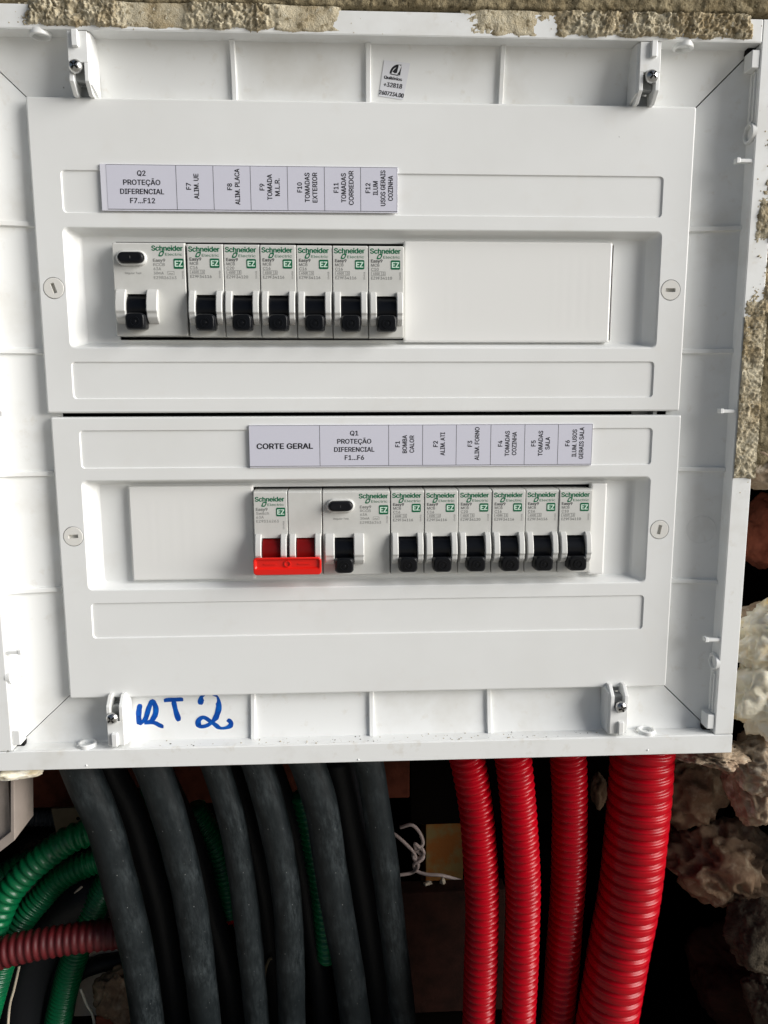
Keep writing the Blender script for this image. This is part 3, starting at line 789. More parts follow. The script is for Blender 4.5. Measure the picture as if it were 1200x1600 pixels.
def make_switch():
    t = thing('main_switch', 'two-pole main switch with wide red handle below the CORTE GERAL label', 'switch', (0, 0, 0))
    w_ = 17.85
    for k in range(2):
        o = k*w_; s0, s1 = o+4.1, o+13.9
        b = MB(); shell(b, w_, [(4.1, 13.9, 6.0, 20.2)]); place(b, o, 0, 0).obj('pole_body', 'breaker', t)
        cheek_mb(o+0.7, s0-0.05).obj('pole_guard', 'cheek', t, bevel=0.55, seg=3)
        cheek_mb(s1+0.05, o+w_-0.7).obj('pole_guard', 'cheek', t, bevel=0.55, seg=3)
        l = MB(); lever(l, s0, s1); l.obj('barrel', 'redin', t, bevel=0.3)
    g = MB(); x0, x1 = 0.3, 35.3
    g.loops([rrect(x0+1, x1-1, 4.2, 10, 1, -3.0, 5), rrect(x0+0.5, x1-0.5, 2.9, 11.2, 1.2, -6.5, 5), rrect(x0, x1, 2.6, 11.9, 1.8, -9.6, 5), rrect(x0+0.3, x1-0.3, 2.9, 11.6, 1.6, -10.2, 5),
             rrect(x0+1.0, x1-1.0, 5.8, 10.9, 1.0, -10.2, 5), rrect(x0+1.7, x1-1.7, 6.6, 10.4, 0.8, -9.2, 5)], True, True)
    h_ = g.obj('red_handle', 'red', t, smooth=False, bevel=0.3)
    m_ = MB(); m_.box(6, 12, -9.7, -9.1, 8.1, 8.5); m_.box(23.5, 29.5, -9.7, -9.1, 8.1, 8.5)
    m_.loops([circ(17.8, 8.4, 1.7, -9.1, 20), circ(17.8, 8.4, 1.65, -9.75, 20), circ(17.8, 8.4, 1.3, -9.75, 20), circ(17.8, 8.4, 1.25, -9.1, 20)], False, False)
    m_.obj('handle_relief', 'red', h_)
    p = MB(); schneider(p, 1.1, 16.1, 39.6); p.obj('logo_print', 'green', t)
    badge(t, 11.9, 16.6, 31.7, 36.3)
    p = MB()
    text(p, 'Easy9', 1.5, 34.7, 1.5, -0.06, width=5.9, align='l', bold=True, zc=False)
    text(p, 'Switch', 1.5, 32.6, 1.5, -0.06, width=6.6, align='l', zc=False)
    text(p, '63A', 1.5, 30.6, 1.4, -0.06, width=3.9, align='l', zc=False)
    text(p, 'EZ9S16263', 1.5, 28.5, 1.4, -0.06, width=11.6, align='l', zc=False)
    p.obj('rating_print', 'pale_ink', t)
    p = MB(); text(p, '094958', 15.6, 27.0, 0.8, -0.06, width=4.2, rot=90); p.obj('serial_print', 'pale_ink', t)
    # terminal marks along the top edge of the second pole
    p = MB(); 
    for k in range(4): p.box(w_+2.6+k*1.2, w_+3.2+k*1.2, 0.9, 1.6, H-0.75, H-0.3)
    p.obj('terminal_mark', 'ink', t)
    return t
def dup(root, loc, label, name=None):
    r = root.copy(); C.objects.link(r); r.location = Vector(loc)*S; r['label'] = label
    for ch in root.children:
        c = ch.copy(); C.objects.link(c); c.parent = r
        for g in ch.children:
            d_ = g.copy(); C.objects.link(d_); d_.parent = c
    return r
GM = 'single-pole circuit breakers with black toggles'
c16 = make_mcb('C16', 'EZ9F34116'); c20 = make_mcb('C20', 'EZ9F34120'); c10 = make_mcb('C10', 'EZ9F34110')
c10b = None
used = set()
def put(proto, loc, label):
    if proto.name not in used:
        used.add(proto.name); proto.location = Vector(loc)*S; proto['label'] = label; proto['group'] = GM; return proto
    r = dup(proto, loc, label); r['group'] = GM; return r
tops = [(c16, 'F7', 'ALIM. UE'), (c20, 'F8', 'ALIM. PLACA'), (c16, 'F9', 'TOMADA M.L.R.'), (c16, 'F10', 'TOMADAS EXTERIOR'), (c16, 'F11', 'TOMADAS CORREDOR'), (c10, 'F12', 'USOS GERAIS COZINHA')]
bots = [(c16, 'F1', 'BOMBA CALOR'), (c16, 'F2', 'ALIM. ATI'), (c20, 'F3', 'ALIM. FORNO'), (c16, 'F4', 'TOMADAS COZINHA'), (c16, 'F5', 'TOMADAS SALA'), (c10, 'F6', 'USOS GERAIS SALA')]
for i, (p, a, b) in enumerate(tops):
    put(p, (72.7+17.9*i, [-0.2, 0.15, -0.1, 0.2, 0, -0.1][i], 37.75-0.08*i), f'breaker marked {p.children[0].name and {"miniature_circuit_breaker": "C16"}.get(p.name, "C20" if p is c20 else "C10")} in the upper row under label {a} {b}')
for i, (p, a, b) in enumerate(bots):
    put(p, (173.2+17.9*i, [0.1, -0.1, 0.15, -0.1, 0.1, -0.35][i], -85.6-0.05*i), f'breaker marked {"C16" if p is c16 else "C20" if p is c20 else "C10"} in the lower row under label {a} {b}')
rc = make_rccb(); rc.location = Vector((36.6, -0.2, 38.2))*S; rc['label'] = 'wide residual-current breaker with black test button, leftmost in the upper row'
rc['group'] = 'residual-current breakers'
rc2 = dup(rc, (137.5, 0.1, -85.6), 'wide residual-current breaker with black test button, right of the red-handled switch')
sw = make_switch(); sw.location = Vector((101.7, 0.0, -85.5))*S

# ================================================================== BLANKING COVERS
def blank(label, x0, x1, z0, z1, yf, ribs, grp='white blanking covers clipped in the windows'):
    t = thing('blanking_cover', label, 'blanking cover', (x0, 8, z0), grp)
    L = [rrect(x0+1.0, x1-1.0, z0+1.0, z1-1.0, 0.6, yf, 3), rrect(x0+.35, x1-.35, z0+.35, z1-.35, 0.7, yf+.3, 3), rrect(x0, x1, z0, z1, 0.8, yf+1, 3), rrect(x0, x1, z0, z1, 0.8, 7.95, 3)]
    mb = MB(); mb.loops(L[::-1], True, True); mb.obj('blank_plate', 'blank', t)
    r = MB()
    for x in ribs: MB().add([(x+dx_, yf+dy_, z) for z in (z0+7, z1-7) for dx_, dy_ in ((-2.2, .003), (-.8, -.012), (.8, -.012), (2.2, .003))], [(0, 1, 5, 4), (1, 2, 6, 5), (2, 3, 7, 6)]).obj('faint_rib', 'blank', t, smooth=True)
    return t
blank('wide white blanking cover right of the upper row of breakers', 180.2, 287.3, 35.4, 85.4, 4.2, [257, 262, 267, 272, 277, 203, 208])
blank('white blanking cover left of the red-handled switch', 36.6, 101.3, -88.4, -38.0, 4.6, [48, 52.5, 59, 65, 71])
blank('narrow white blanking strip right of the F6 breaker', 280.9, 289.8, -88.3, -38.2, 4.0, [])

# ================================================================== MORTAR ON THE FRAME
def smear(name, m, x0, x1, z0, z1, step, hfun):
    nx = int((x1-x0)/step)+1; nz_ = int((z1-z0)/step)+1; v = []; hh = []; f = []
    for j in range(nz_):
        for i in range(nx):
            x = x0+(x1-x0)*i/(nx-1); z = z0+(z1-z0)*j/(nz_-1); h = hfun(x, z)
            X_, Z_ = up_(x, z); v.append((X_, RIM_Y-max(h, -0.3), Z_)); hh.append(h)
    for j in range(nz_-1):
        for i in range(nx-1):
            a = j*nx+i
            if max(hh[a], hh[a+1], hh[a+nx], hh[a+nx+1]) > -0.3: f.append((a, a+1, a+nx+1, a+nx))
    return MB().add(v, f).obj(name, m, smooth=True)
def seg(x, pts):
    for (a, va), (b, vb) in zip(pts, pts[1:]):
        if a <= x <= b: return va+(vb-va)*(x-a)/(b-a)
    return pts[0][1] if x < pts[0][0] else pts[-1][1]
def N3(x, z, f_, s_): return noise.noise(Vector((x*f_, z*f_, s_)))
COVT = [(-12, -2), (6, -2.2), (14, -.6), (17, 1.0), (52, 1.0), (58, 0.5), (78, .45), (84, 1.0), (120, 1.0), (132, .7), (146, .6), (152, -.9), (158, -2.2), (200, -2.0), (206, -.4), (214, .5), (234, .55), (240, -.5), (244, -.1), (250, .9), (333, 1.0), (337, -1.4), (345, -2)]
LUMP = [(-12, .3), (6, .3), (15, 1.0), (52, 1.0), (60, .15), (80, .1), (86, 1), (118, 1), (126, .2), (215, .3), (235, .2), (246, .5), (256, 1.0), (340, 1.0)]
def ht(x, z):
    c = seg(x+3*N3(x, z, .15, 1), COVT); l = seg(x, LUMP)
    lowz = 166.2+1.2*N3(x, 0, .12, 8)+(0.6 if l > .7 else 0); edge = min(1.0, (z-lowz)/1.2)
    n = N3(x, z, .18, 2)*.9+grit(x, z, 4)*(.12+.95*l)
    h = c*1.0+n*(0.9+.5*l)+min(0, edge-0.6)*2.2+0.25*(z-170)/5
    if h > 0: h = h*(.45+1.0*l)
    return h
tag(smear('mortar_smear', 'mortar', -26, 347, 165.7, 176.6, 0.5, ht), 'beige mortar crust smeared along the top of the box frame', 'mortar', 'mortar crusts on the box frame')
COVR = [(-36, -3), (-33, -3), (-31.6, .9), (-5, 1.0), (20, 1.0), (48, .8), (55, -.1), (62, -.9), (78, -.7), (82, .3), (92, .9), (97, .1), (112, -.9), (124, -.3), (135, -1.4), (155, -1.2), (175, -1.8)]
def hr(x, z):
    c = seg(z, COVR); inner_ = [340.6, 344.2][z > 55]+2.2*N3(0, z, .09, 4)
    edge = (x-inner_)/2.2
    n = N3(x, z, .2, 12)*.9+grit(x, z, 14)*1.0
    h = c+n*1.1+min(0, edge)*1.0+(0.12*(x-345) if z > 45 else 0.05)
    if h > 0: h *= 1.1
    return h
tag(smear('mortar_smear', 'mortar', 340.0, 350.6, -36, 172, 0.5, hr), 'beige mortar crust smeared on the upper right side of the box frame', 'mortar', 'mortar crusts on the box frame')

# grit lying on the bottom ledge
rnd = random.Random(5)
gr = MB(); gd = MB()
for k in range(190):
    px = rnd.choice([rnd.uniform(220, 1090), rnd.uniform(430, 900)]); x = px/1200*376-22; y = rnd.uniform(-7.4, 0.2)
    r = rnd.choice((0.15, 0.2, 0.3, 0.3, 0.55)) * rnd.uniform(.7, 1.3)
    z = Z0+0.02+0.005*abs(y)
    tgt = gd if rnd.random() < .4 else gr
    n = 6
    ring = [(x+r*math.cos(i*math.pi/3)*rnd.uniform(.7, 1.3), y+r*math.sin(i*math.pi/3)*rnd.uniform(.7, 1.3), z) for i in range(n)]
    tgt.add(ring+[(x, y, z+r*rnd.uniform(.5, 1.2))], [(i, (i+1) % n, n) for i in range(n)])
o = gr.obj('plaster_grit', 'crumb'); o['kind'] = 'stuff'; tag(o, 'pale plaster grit scattered on the bottom ledge of the box', 'grit')
o = gd.obj('dark_grit', 'crumbdark'); o['kind'] = 'stuff'; tag(o, 'dark grit scattered on the bottom ledge of the box', 'grit')

cr = MB()
for k in range(150):
    if rnd.random() < .6: x, z = rnd.uniform(-30, 345), rnd.gauss(169.5, 2.5)
    else: x, z = rnd.gauss(345, 3.0), rnd.uniform(-40, 160)
    X_, Z_ = up_(x, z)
    if not (175.9 < Z_ < 185.5 or (352.3 < X_ < 361.3 and Z_ < 185)): continue
    r = rnd.choice((.15, .2, .3, .45))*rnd.uniform(.7, 1.3)
    ring = [(X_+r*math.cos(i*math.pi/3)*rnd.uniform(.7, 1.3), RIM_Y-.01, Z_+r*math.sin(i*math.pi/3)*rnd.uniform(.7, 1.3)) for i in range(6)]
    cr.add(ring+[(X_, RIM_Y-r*rnd.uniform(.3, .9), Z_)], [(i, (i+1) % 6, 6) for i in range(6)])
o = cr.obj('mortar_crumbs', 'mortar'); o['kind'] = 'stuff'; tag(o, 'tiny mortar crumbs stuck to the frame beside the mortar crusts', 'mortar')
# ================================================================== CONDUITS
def depth_path(pts, y0, y1):
    ya, yb = pts[0][1], pts[-1][1]
    return [at(px, py, y0+(y1-y0)*(py-ya)/(yb-ya)) for px, py in pts]
def tube(pts, r, m, name, label, cat='conduit', group=None, step=3.0, n=28):
    mb = MB(); sweep(mb, pts, r, step, n)
    o = mb.obj(name, m, smooth=True); tag(o, label, cat, group); return o
FR = [
 ([(100, 1140), (117, 1180), (131, 1215), (163, 1290), (184, 1367), (205, 1447), (219, 1513), (231, 1600), (238, 1680)], 'leftmost thick black conduit, below the left bracket of the box', 10.0),
 ([(215, 1140), (227, 1175), (240, 1204), (263, 1270), (282, 1340), (298, 1413), (311, 1505), (322, 1600), (330, 1680)], 'second thick black conduit from the left, below the blue handwriting', 9.6),
 ([(318, 1140), (330, 1175), (340, 1204), (360, 1270), (373, 1340), (383, 1413), (394, 1513), (402, 1600), (408, 1680)], 'third thick black conduit from the left, thinner with pale scratches', 7.9),
 ([(382, 1140), (395, 1175), (405, 1202), (423, 1265), (438, 1335), (449, 1413), (454, 1513), (456, 1600), (457, 1680)], 'fourth black conduit from the left, bowing to a vertical run', 8.8),
 ([(462, 1140), (473, 1175), (483, 1200), (503, 1265), (515, 1345), (529, 1430), (544, 1513), (556, 1600), (566, 1680)], 'fifth black conduit from the left, second from the red conduits', 9.7),
 ([(556, 1140), (568, 1175), (577, 1195), (590, 1273), (601, 1347), (611, 1430), (621, 1513), (631, 1600), (640, 1680)], 'rightmost black conduit, next to the white wire knot', 8.2)]
for pts, lab, r in FR:
    r *= 1.03; ph = len(lab)
    tube(depth_path(pts, 12, 62), (lambda s, r=r, ph=ph: r*(1+0.012*math.sin(s*.06+ph)+0.01*math.sin(s*.17+ph*2))), 'tube', 'black_conduit', lab, group='thick black conduits in front')
BK = [
 ([(160, 1180), (180, 1220), (206, 1270), (228, 1340), (248, 1413), (265, 1513), (278, 1600), (286, 1680)], 'dark conduit behind the first and second black conduits', 9.0),
 ([(235, 1180), (256, 1225), (277, 1270), (304, 1340), (323, 1413), (353, 1513), (368, 1600), (378, 1680)], 'dark conduit behind the second and third black conduits', 8.6),
 ([(345, 1180), (365, 1225), (385, 1290), (405, 1360), (418, 1430), (427, 1513), (432, 1600), (436, 1680)], 'dark conduit behind the third and fourth black conduits', 9.5),
 ([(415, 1180), (432, 1225), (455, 1290), (470, 1360), (482, 1430), (497, 1513), (507, 1600), (515, 1680)], 'dark conduit behind the fourth and fifth black conduits', 7.5),
 ([(525, 1180), (535, 1225), (548, 1290), (562, 1360), (574, 1430), (586, 1513), (596, 1600), (604, 1680)], 'dark conduit behind the fifth and sixth black conduits', 11.0)]
for pts, lab, r in BK: tube(depth_path(pts, 42, 92), r, 'tubedark', 'black_conduit', lab, group='dark conduits of the rear row')
def corr(R, pitch, a):
    def f(s):
        t = (s/pitch) % 1.0
        return R-a*(0.5+0.5*math.cos(2*math.pi*t))**1.2*(1+.08*math.sin(s*.37))+.12*math.sin(s*.09)
    return f
def corr_big(R, pitch, a):
    def f(s):
        t = (s/pitch) % 1.0
        g = math.exp(-((t-0.5)/0.13)**2); g2 = 0.28*math.exp(-((t-0.83)/0.05)**2)
        return R-a*(g+g2)
    return f
RD = [
 ([(716, 1140), (723, 1165), (731, 1190), (741, 1245), (747, 1300), (753, 1397), (752, 1483), (748, 1596), (745, 1680)], 'leftmost red corrugated conduit', 10.2, 12, 18),
 ([(788, 1140), (796, 1165), (802, 1188), (808, 1240), (812, 1288), (817, 1390), (815, 1483), (810, 1596), (806, 1680)], 'second red corrugated conduit from the left', 10.5, 8, 16),
 ([(880, 1140), (885, 1165), (888, 1187), (890, 1240), (890, 1290), (888, 1375), (882, 1460), (876, 1540), (871, 1596), (864, 1680)], 'third red corrugated conduit, beside the thickest one', 10.6, 16, 32)]
for pts, lab, R_, ya, yb in RD:
    mb = MB(); sweep(mb, depth_path(pts, ya, yb), corr(R_, 4.75, 2.0), 4.75/10, 36)
    tag(mb.obj('red_conduit', 'redtube', smooth=True), lab, 'conduit', 'red corrugated conduits')
mb = MB(); sweep(mb, depth_path([(1010, 1130), (1006, 1160), (1003, 1181), (1000, 1235), (995, 1288), (983, 1397), (967, 1483), (948, 1596), (930, 1690)], 14, 16), corr_big(18.2, 7.6, 1.9), 7.6/16, 56)
tag(mb.obj('red_conduit', 'redtube', smooth=True), 'thickest red corrugated conduit, rightmost under the box', 'conduit', 'red corrugated conduits')

# white collars under the box
for (px, y, r, zb, lab) in ((116, 9, 9.6, -190.5, 'leftmost'), (225, 12, 8.0, -188.7, ''), (395, 12, 9.5, -189.3, ''), (477, 12, 8.0, -188.9, ''), (567, 12, 9.0, -189.0, '')):
    x = at(px, 1210, y).x; n = 36; mb = MB()
    ring = lambda rr, z: [(x+rr*math.cos(2*math.pi*i/n), y+rr*math.sin(2*math.pi*i/n), z) for i in range(n)]
    mb.loops([ring(r-1.2, -180.6), ring(r, -180.6), ring(r, zb+.6), ring(r-.5, zb), ring(r-1.4, zb), ring(r-1.4, -180.6)], False, False)
    mb.obj('entry_collar', 'box', box, smooth=True, bevel=0.2)

# green coils and the rest inside the cavity
GT = [
 ([(-30, 1500), (2, 1420), (22, 1385), (60, 1346), (108, 1312), (150, 1296), (200, 1268), (232, 1282), (250, 1340), (258, 1420)], 60, 80, 9.2, 5.6, 'green corrugated conduit arching highest behind the leftmost black conduit'),
 ([(-30, 1620), (5, 1500), (30, 1445), (62, 1405), (100, 1368), (155, 1343), (230, 1325), (322, 1300), (345, 1350), (358, 1420)], 70, 100, 8.8, 3.4, 'green corrugated conduit of the coil just below the highest arch'),
 ([(470, 1240), (482, 1290), (492, 1345), (503, 1410), (512, 1500)], 48, 60, 7.0, 4.5, 'green corrugated conduit seen between the fourth and fifth black conduits'),
 ([(200, 1335), (172, 1375), (146, 1420), (116, 1495), (92, 1590), (80, 1680)], 92, 105, 9.5, 3.2, 'green corrugated conduit dropping behind the dark red one'),
 ([(-40, 1395), (5, 1372), (40, 1352), (70, 1347), (110, 1350)], 105, 112, 10.0, 5.5, 'green corrugated conduit furthest left behind the arching ones'),
 ([(212, 1240), (226, 1268), (240, 1300), (252, 1345), (262, 1400)], 78, 84, 8.5, 3.4, 'green corrugated conduit sliver between the first and second black conduits'),
 ([(300, 1262), (318, 1292), (337, 1325), (352, 1375), (360, 1425)], 78, 84, 9.0, 3.6, 'green corrugated conduit sliver between the second and third black conduits'),
 ([(-30, 1560), (20, 1470), (60, 1432), (105, 1402), (150, 1385), (200, 1375)], 104, 112, 9.0, 3.2, 'green corrugated conduit lowest in the coil behind the thin grey wire'),
 ([(30, 1410), (22, 1480), (12, 1560), (4, 1680)], 132, 136, 11.0, 3.6, 'green corrugated conduit hanging at the left edge')]
for pts, y0, y1, R_, pitch, lab in GT:
    n = len(pts); P = [at(p[0], p[1], y0+(y1-y0)*i/(n-1)) for i, p in enumerate(pts)]
    mb = MB(); sweep(mb, P, corr(R_, pitch, 1.5), pitch/8, 28)
    tag(mb.obj('green_conduit', 'greentube', smooth=True), lab, 'conduit', 'green corrugated conduits coiled in the cavity')
P = [at(a, b, 48+0.04*a) for a, b in ((-40, 1502), (20, 1484), (80, 1472), (140, 1463), (190, 1458), (222, 1457))]
mb = MB(); sweep(mb, P, corr(9.6, 4.6, 0.9), 4.6/8, 28)
tag(mb.obj('red_conduit', 'dullred', smooth=True), 'dark dusty red corrugated conduit crossing the lower left', 'conduit')
P = [at(a, b, y) for a, b, y in ((258, 1420, 130), (275, 1432, 126), (318, 1425, 124), (362, 1432, 124), (400, 1450, 126))]
mb = MB(); sweep(mb, P, corr(6.0, 4.6, 0.9), 4.6/8, 24)
tag(mb.obj('red_conduit', 'redtube', smooth=True), 'pinkish red conduit glimpsed between the black conduits', 'conduit')
for pts, y, r, lab in (([(170, 1380), (108, 1418), (62, 1480), (38, 1560), (28, 1680)], 108, 17, 'black conduit hanging behind the dark red one, lower left'),
                       ([(200, 1380), (148, 1420), (112, 1490), (92, 1570), (84, 1680)], 112, 11, 'black conduit looping beside the green one, lower left'),
                       ([(240, 1482), (190, 1500), (150, 1508), (115, 1530), (100, 1600)], 118, 6, 'thin black conduit curving over the pale gap panel')):
    tube([at(a, b, y) for a, b in pts], r, 'tubedark', 'black_conduit', lab)
for pts, y, r, m_, lab in (([(128, 1385), (105, 1408), (88, 1440), (80, 1460)], 96, 0.9, 'slab', 'thin grey wire in front of the dark coil'),
                      ([(30, 1510), (22, 1545), (14, 1580), (10, 1660)], 80, 0.9, 'slab', 'pale thin wire hanging at the lower left'),
                      ([(126, 1545), (136, 1570), (146, 1590), (150, 1640)], 100, 1.0, 'foam', 'pale wire beside the foam lump, lower left'),
                      ([(418, 1600), (412, 1560), (414, 1520), (420, 1500), (426, 1497)], 60, 1.0, 'card', 'thin brown wire curling beside the fourth black conduit')):
    tube([at(a, b, y) for a, b in pts], r, m_, 'thin_wire', lab, 'wire', step=1.5, n=8)

# twisted white cord
kn = thing('twisted_cord', 'pinkish white cord twisted into a knot in front of the orange brick', 'cord', tuple(at(650, 1345, 120)))
for pts in ([(612, 1300), (628, 1313), (645, 1330), (652, 1342), (662, 1334), (658, 1326), (648, 1330), (646, 1340), (653, 1350), (651, 1358), (642, 1364), (625, 1367), (600, 1370)],
            [(625, 1293), (643, 1289), (655, 1300), (661, 1316), (656, 1324), (648, 1318), (652, 1330), (662, 1338), (655, 1346), (647, 1350), (650, 1360), (665, 1366), (690, 1368), (720, 1376)]):
    sweep(MBk := MB(), [at(a, b, 120-1.5*math.sin(i*1.7)) for i, (a, b) in enumerate(pts)], 1.3, 1.0, 10)
    MBk.obj('cord_strand', 'wire', kn, smooth=True)

def blob(name, m, c, rad, label, cat, seed, amp=0.3, f_=1.0, sub=5, billow=True, group=None, rot=0.0, fine=0.08):
    bm = bmesh.new(); bmesh.ops.create_icosphere(bm, subdivisions=sub, radius=1.0); v = []
    ca, sa = math.cos(rot), math.sin(rot)
    rr_ = random.Random(int(seed*10)); planes = []
    if not billow:
        for k in range(22):
            n_ = Vector((rr_.gauss(0, 1), rr_.gauss(0, 1), rr_.gauss(0, 1))).normalized(); planes.append((n_, rr_.uniform(.62, .9)))
    for q in bm.verts:
        p = q.co.copy(); n1 = noise.noise(p*1.1*f_+Vector((seed, 0, 0))); n2 = noise.noise(p*2.6*f_+Vector((0, seed, 0))); n3 = noise.noise(p*7*f_+Vector((0, 0, seed))); n4 = noise.noise(p*18*f_+Vector((seed, 3, 0)))
        if billow: dd = amp*(1.1*n1+0.9*(0.35-abs(n2)*1.4)+0.25*(0.3-abs(n3)))+fine*0.3*n4
        else:
            rad_ = 1.05
            for n_, d0 in planes:
                k_ = p.dot(n_)
                if k_ > 0.05: rad_ = min(rad_, d0/k_)
            dd = rad_-1+amp*(.35*n1+.2*n2+.12*n3)+fine*.35*n4
        s_ = 1+dd; x, y, z = p.x*rad[0]*s_, p.y*rad[1]*s_, p.z*rad[2]*s_
        v.append((c.x+x*ca-z*sa, c.y+y, c.z+x*sa+z*ca))
    f = [tuple(w_.index for w_ in q.verts) for q in bm.faces]; bm.free()
    o = MB().add(v, f).obj(name, m, smooth=True); tag(o, label, cat, group); return o
GF = 'lumps of expanded foam around the box'
blob('foam_lump', 'foam', at(1240, 1005, 3), (33, 14, 27), 'bright cream foam lump bulging at the right edge of the photo', 'foam', 3.1, .3, 1.9, group=GF)
blob('foam_lump', 'foam', at(1222, 1085, 2), (28, 13, 24), 'bright cream foam lump beside the lower right frame corner', 'foam', 7.7, .3, 1.9, group=GF)
blob('foam_lump', 'brownfoam', at(1195, 970, 12), (17, 12, 9), 'brownish foam skin above the bright foam on the right', 'foam', 5.5, .3, 1.0, group=GF)
blob('foam_lump', 'brownfoam', at(1205, 725, 6), (16, 14, 14), 'yellowish foam lump right of the frame below the mortar', 'foam', 9.5, .3, 1.0, group=GF)
blob('foam_lump', 'brownfoam', at(1110, 1176, 8), (17, 14, 5), 'thin brownish foam lip under the lower right frame corner', 'foam', 2.5, .4, 1.6, group=GF)
blob('foam_lump', 'brownfoam', at(1182, 1190, 12), (19, 16, 15), 'brownish foam bulge below the bright foam on the right', 'foam', 12.5, .35, 1.2, group=GF)
blob('foam_lump', 'brownfoam', at(1180, 1225, 22), (15, 17, 24), 'long drooping brown foam lobe on the right', 'foam', 6.2, .32, 1.2, group=GF)
blob('foam_lump', 'shadefoam', at(1072, 1225, 70), (23, 18, 25), 'rounded brown foam lump right behind the thickest red conduit', 'foam', 8.2, .3, 1.1, group=GF)
blob('foam_lump', 'shadefoam', at(1052, 1300, 86), (13, 12, 22), 'narrow shaded foam lump beside the thickest red conduit', 'foam', 1.2, .3, 1.1, group=GF)
blob('foam_lump', 'shadefoam', at(1140, 1352, 52), (35, 24, 25), 'large brown foam lump below the dark gap on the right', 'foam', 15.2, .38, 1.25, group=GF, rot=-0.3, fine=.1)
blob('foam_lump', 'shadefoam', at(935, 1235, 80), (5, 6, 11), 'small foam nub between the third and thickest red conduits', 'foam', 4.2, .3, 1.1, group=GF, sub=4)
blob('foam_lump', 'foam', at(28, 1196, 6), (15, 12, 5), 'pale foam lump under the left end of the bottom frame strip', 'foam', 11.2, .3, 1.3, group=GF, sub=4)
blob('foam_lump', 'shadefoam', at(188, 1555, 95), (17, 12, 20), 'dull yellow foam lump between the dark red and black conduits, lower left', 'foam', 14.0, .3, 1.2, group=GF)
GS = 'rough stones at the lower right'
blob('rubble_stone', 'rubble', at(1186, 1468, 22), (28, 20, 26), 'rough grey stone with white scars at the right edge', 'stone', 21.0, .35, 1.3, billow=False, group=GS, rot=.4, fine=.12)
blob('rubble_stone', 'rubble', at(1204, 1572, 26), (19, 17, 30), 'rough grey stone in the lower right corner', 'stone', 25.0, .45, 1.3, billow=False, group=GS, rot=.3, fine=.12)
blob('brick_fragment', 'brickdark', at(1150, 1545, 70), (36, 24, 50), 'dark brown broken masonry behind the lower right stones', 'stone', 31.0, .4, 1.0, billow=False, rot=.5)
blob('brick_fragment', 'brick', at(1195, 840, 40), (16, 18, 26), 'dark reddish masonry lump deep in the gap right of the frame', 'stone', 35.0, .35, 1.0, billow=False)
blob('rubble_stone', 'rubble', at(58, 1322, 150), (18, 12, 11), 'fluffy grey rubble behind the green coils', 'stone', 41.0, .35, 1.2, billow=False, group=GS)
blob('plaster_crumb', 'slab', at(668, 1383, 110), (5.5, 4, 3.0), 'small pale plaster crumb on the brick ledge under the cord', 'rubble', 44.0, .45, 1.5, sub=4, billow=False, fine=.15)
blob('plaster_crumb', 'slab', at(692, 1378, 110), (2.4, 2.4, 3.4), 'tiny pale plaster crumb right of the larger one on the brick ledge', 'rubble', 47.0, .45, 1.5, sub=3, billow=False, fine=.15)

# brickwork inside the cavity
def block(name, m, x0, x1, y0, y1, z0, z1, label, cat='brick', bevel=1.0, grp=None):
    o = MB().box(x0, x1, y0, y1, z0, z1).obj(name, m, bevel=bevel); tag(o, label, cat, grp); return o
a = at(20, 1264, 140); b = at(640, 1250, 140)
block('clay_brick', 'brick', -110, at(640, 1250, 140).x, 140, 225, a.z, -178, 'dark red-brown clay brick behind the black conduits', grp='dark bricks in the cavity')
block('clay_brick', 'void', at(641, 1250, 140).x, 440, 140, 225, at(700, 1288, 140).z, -178, 'brick with deep shade in its colour behind the red conduits', grp='dark bricks in the cavity')
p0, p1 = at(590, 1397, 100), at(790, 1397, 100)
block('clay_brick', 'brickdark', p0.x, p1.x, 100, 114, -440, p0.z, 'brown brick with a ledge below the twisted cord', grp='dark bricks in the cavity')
q0, q1 = at(664, 1286, 165), at(722, 1360, 165)
block('orange_brick', 'orange', q0.x, q1.x, 160, 200, q1.z-30, q0.z+6, 'orange clay brick glimpsed behind the twisted cord', 'brick')
q0 = at(150, 1586, 90); block('clay_brick', 'brick', q0.x, at(225, 1586, 90).x, 88, 150, -460, q0.z, 'red brick under the dull yellow foam lump, lower left', grp='dark bricks in the cavity')
q0, q1 = at(60, 1480, 122), at(240, 1620, 122)
block('bright_gap_panel', 'slab', q0.x, q1.x, 122, 170, q1.z, q0.z, 'pale panel standing in for the bright gap behind the foam lump, lower left', 'panel')  # added pale panel imitates the bright outside showing through a gap
q0 = at(-10, 1380, 140); block('bright_gap_panel', 'slab', q0.x-20, at(110, 1380, 140).x, 138, 150, at(0, 1470, 140).z, q0.z, 'pale panel standing in for the bright gap behind the green coils at the left edge', 'panel')  # second added panel, for the light gap at the left edge

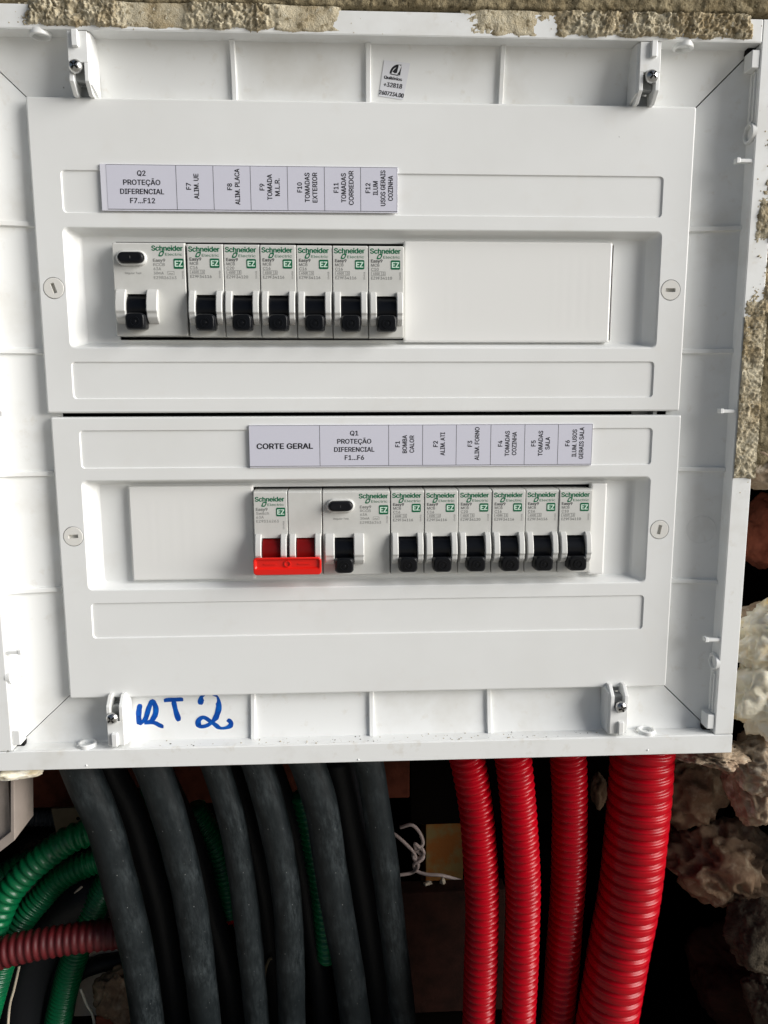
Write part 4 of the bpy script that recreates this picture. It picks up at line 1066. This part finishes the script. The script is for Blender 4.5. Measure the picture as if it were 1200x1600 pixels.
# beige side box at the left edge
bb = thing('beige_box', 'pinkish beige plastic box edge at the lower left, behind the frame', 'box', tuple(at(15, 1340, 0)))
A = [at(-60, 1205, 8), at(12, 1205, 8), at(18, 1308, 8), at(-60, 1378, 8)]
B_ = [p+Vector((2.4, 3.0, -2.0)) for p in A]; 
Cc = [at(-60, 1205, 8), at(22, 1205, 20), at(27, 1318, 20), at(-60, 1400, 20)]
f1 = MB().add([tuple(p) for p in A]+[(p.x, 14, p.z) for p in A], [(0, 1, 2, 3), (4, 7, 6, 5), (0, 4, 5, 1), (1, 5, 6, 2), (2, 6, 7, 3), (3, 7, 4, 0)])
f1.obj('box_face', 'beigebox', bb, bevel=0.5)
D1 = [at(-60, 1360, 4), at(16, 1300, 4), at(16, 1205, 4), at(22, 1205, 4), at(23, 1313, 4), at(-60, 1378, 4)]
MB().add([tuple(p) for p in D1]+[(p.x+0.2, 30, p.z-0.2) for p in D1], [tuple(range(6)), tuple(range(11, 5, -1))]+[(i, (i+1) % 6, 6+(i+1) % 6, 6+i) for i in range(6)]).obj('box_flange', 'beigebox', bb, bevel=0.5)
# tan card
cd = [at(80, 1264, 118), at(121, 1262, 118), at(137, 1306, 118), at(90, 1312, 118)]
MB().add([tuple(p) for p in cd]+[(p.x, p.y+2, p.z) for p in cd], [(0, 1, 2, 3), (4, 7, 6, 5), (0, 4, 5, 1), (1, 5, 6, 2), (2, 6, 7, 3), (3, 7, 4, 0)]).obj('cardboard_piece', 'card')
tag(bpy.data.objects['cardboard_piece'], 'tan cardboard piece with a hole behind the leftmost black conduit', 'cardboard')
hl = MB(); hp = at(122, 1279, 117.9); hl.disc(hp.x, hp.z, 1.3, 117.8, 118.4, 14, ch=.05); hl.obj('punched_hole', 'dark', bpy.data.objects['cardboard_piece'])  # dark disc stands in for the shade in the hole
mb = MB(); sweep(mb, [at(10, 1276, 150), at(50, 1278, 148), at(100, 1280, 150)], corr(6, 3.2, .8), .4, 20)
tag(mb.obj('grey_conduit', 'greytube', smooth=True), 'short grey corrugated conduit behind the cardboard piece', 'conduit')
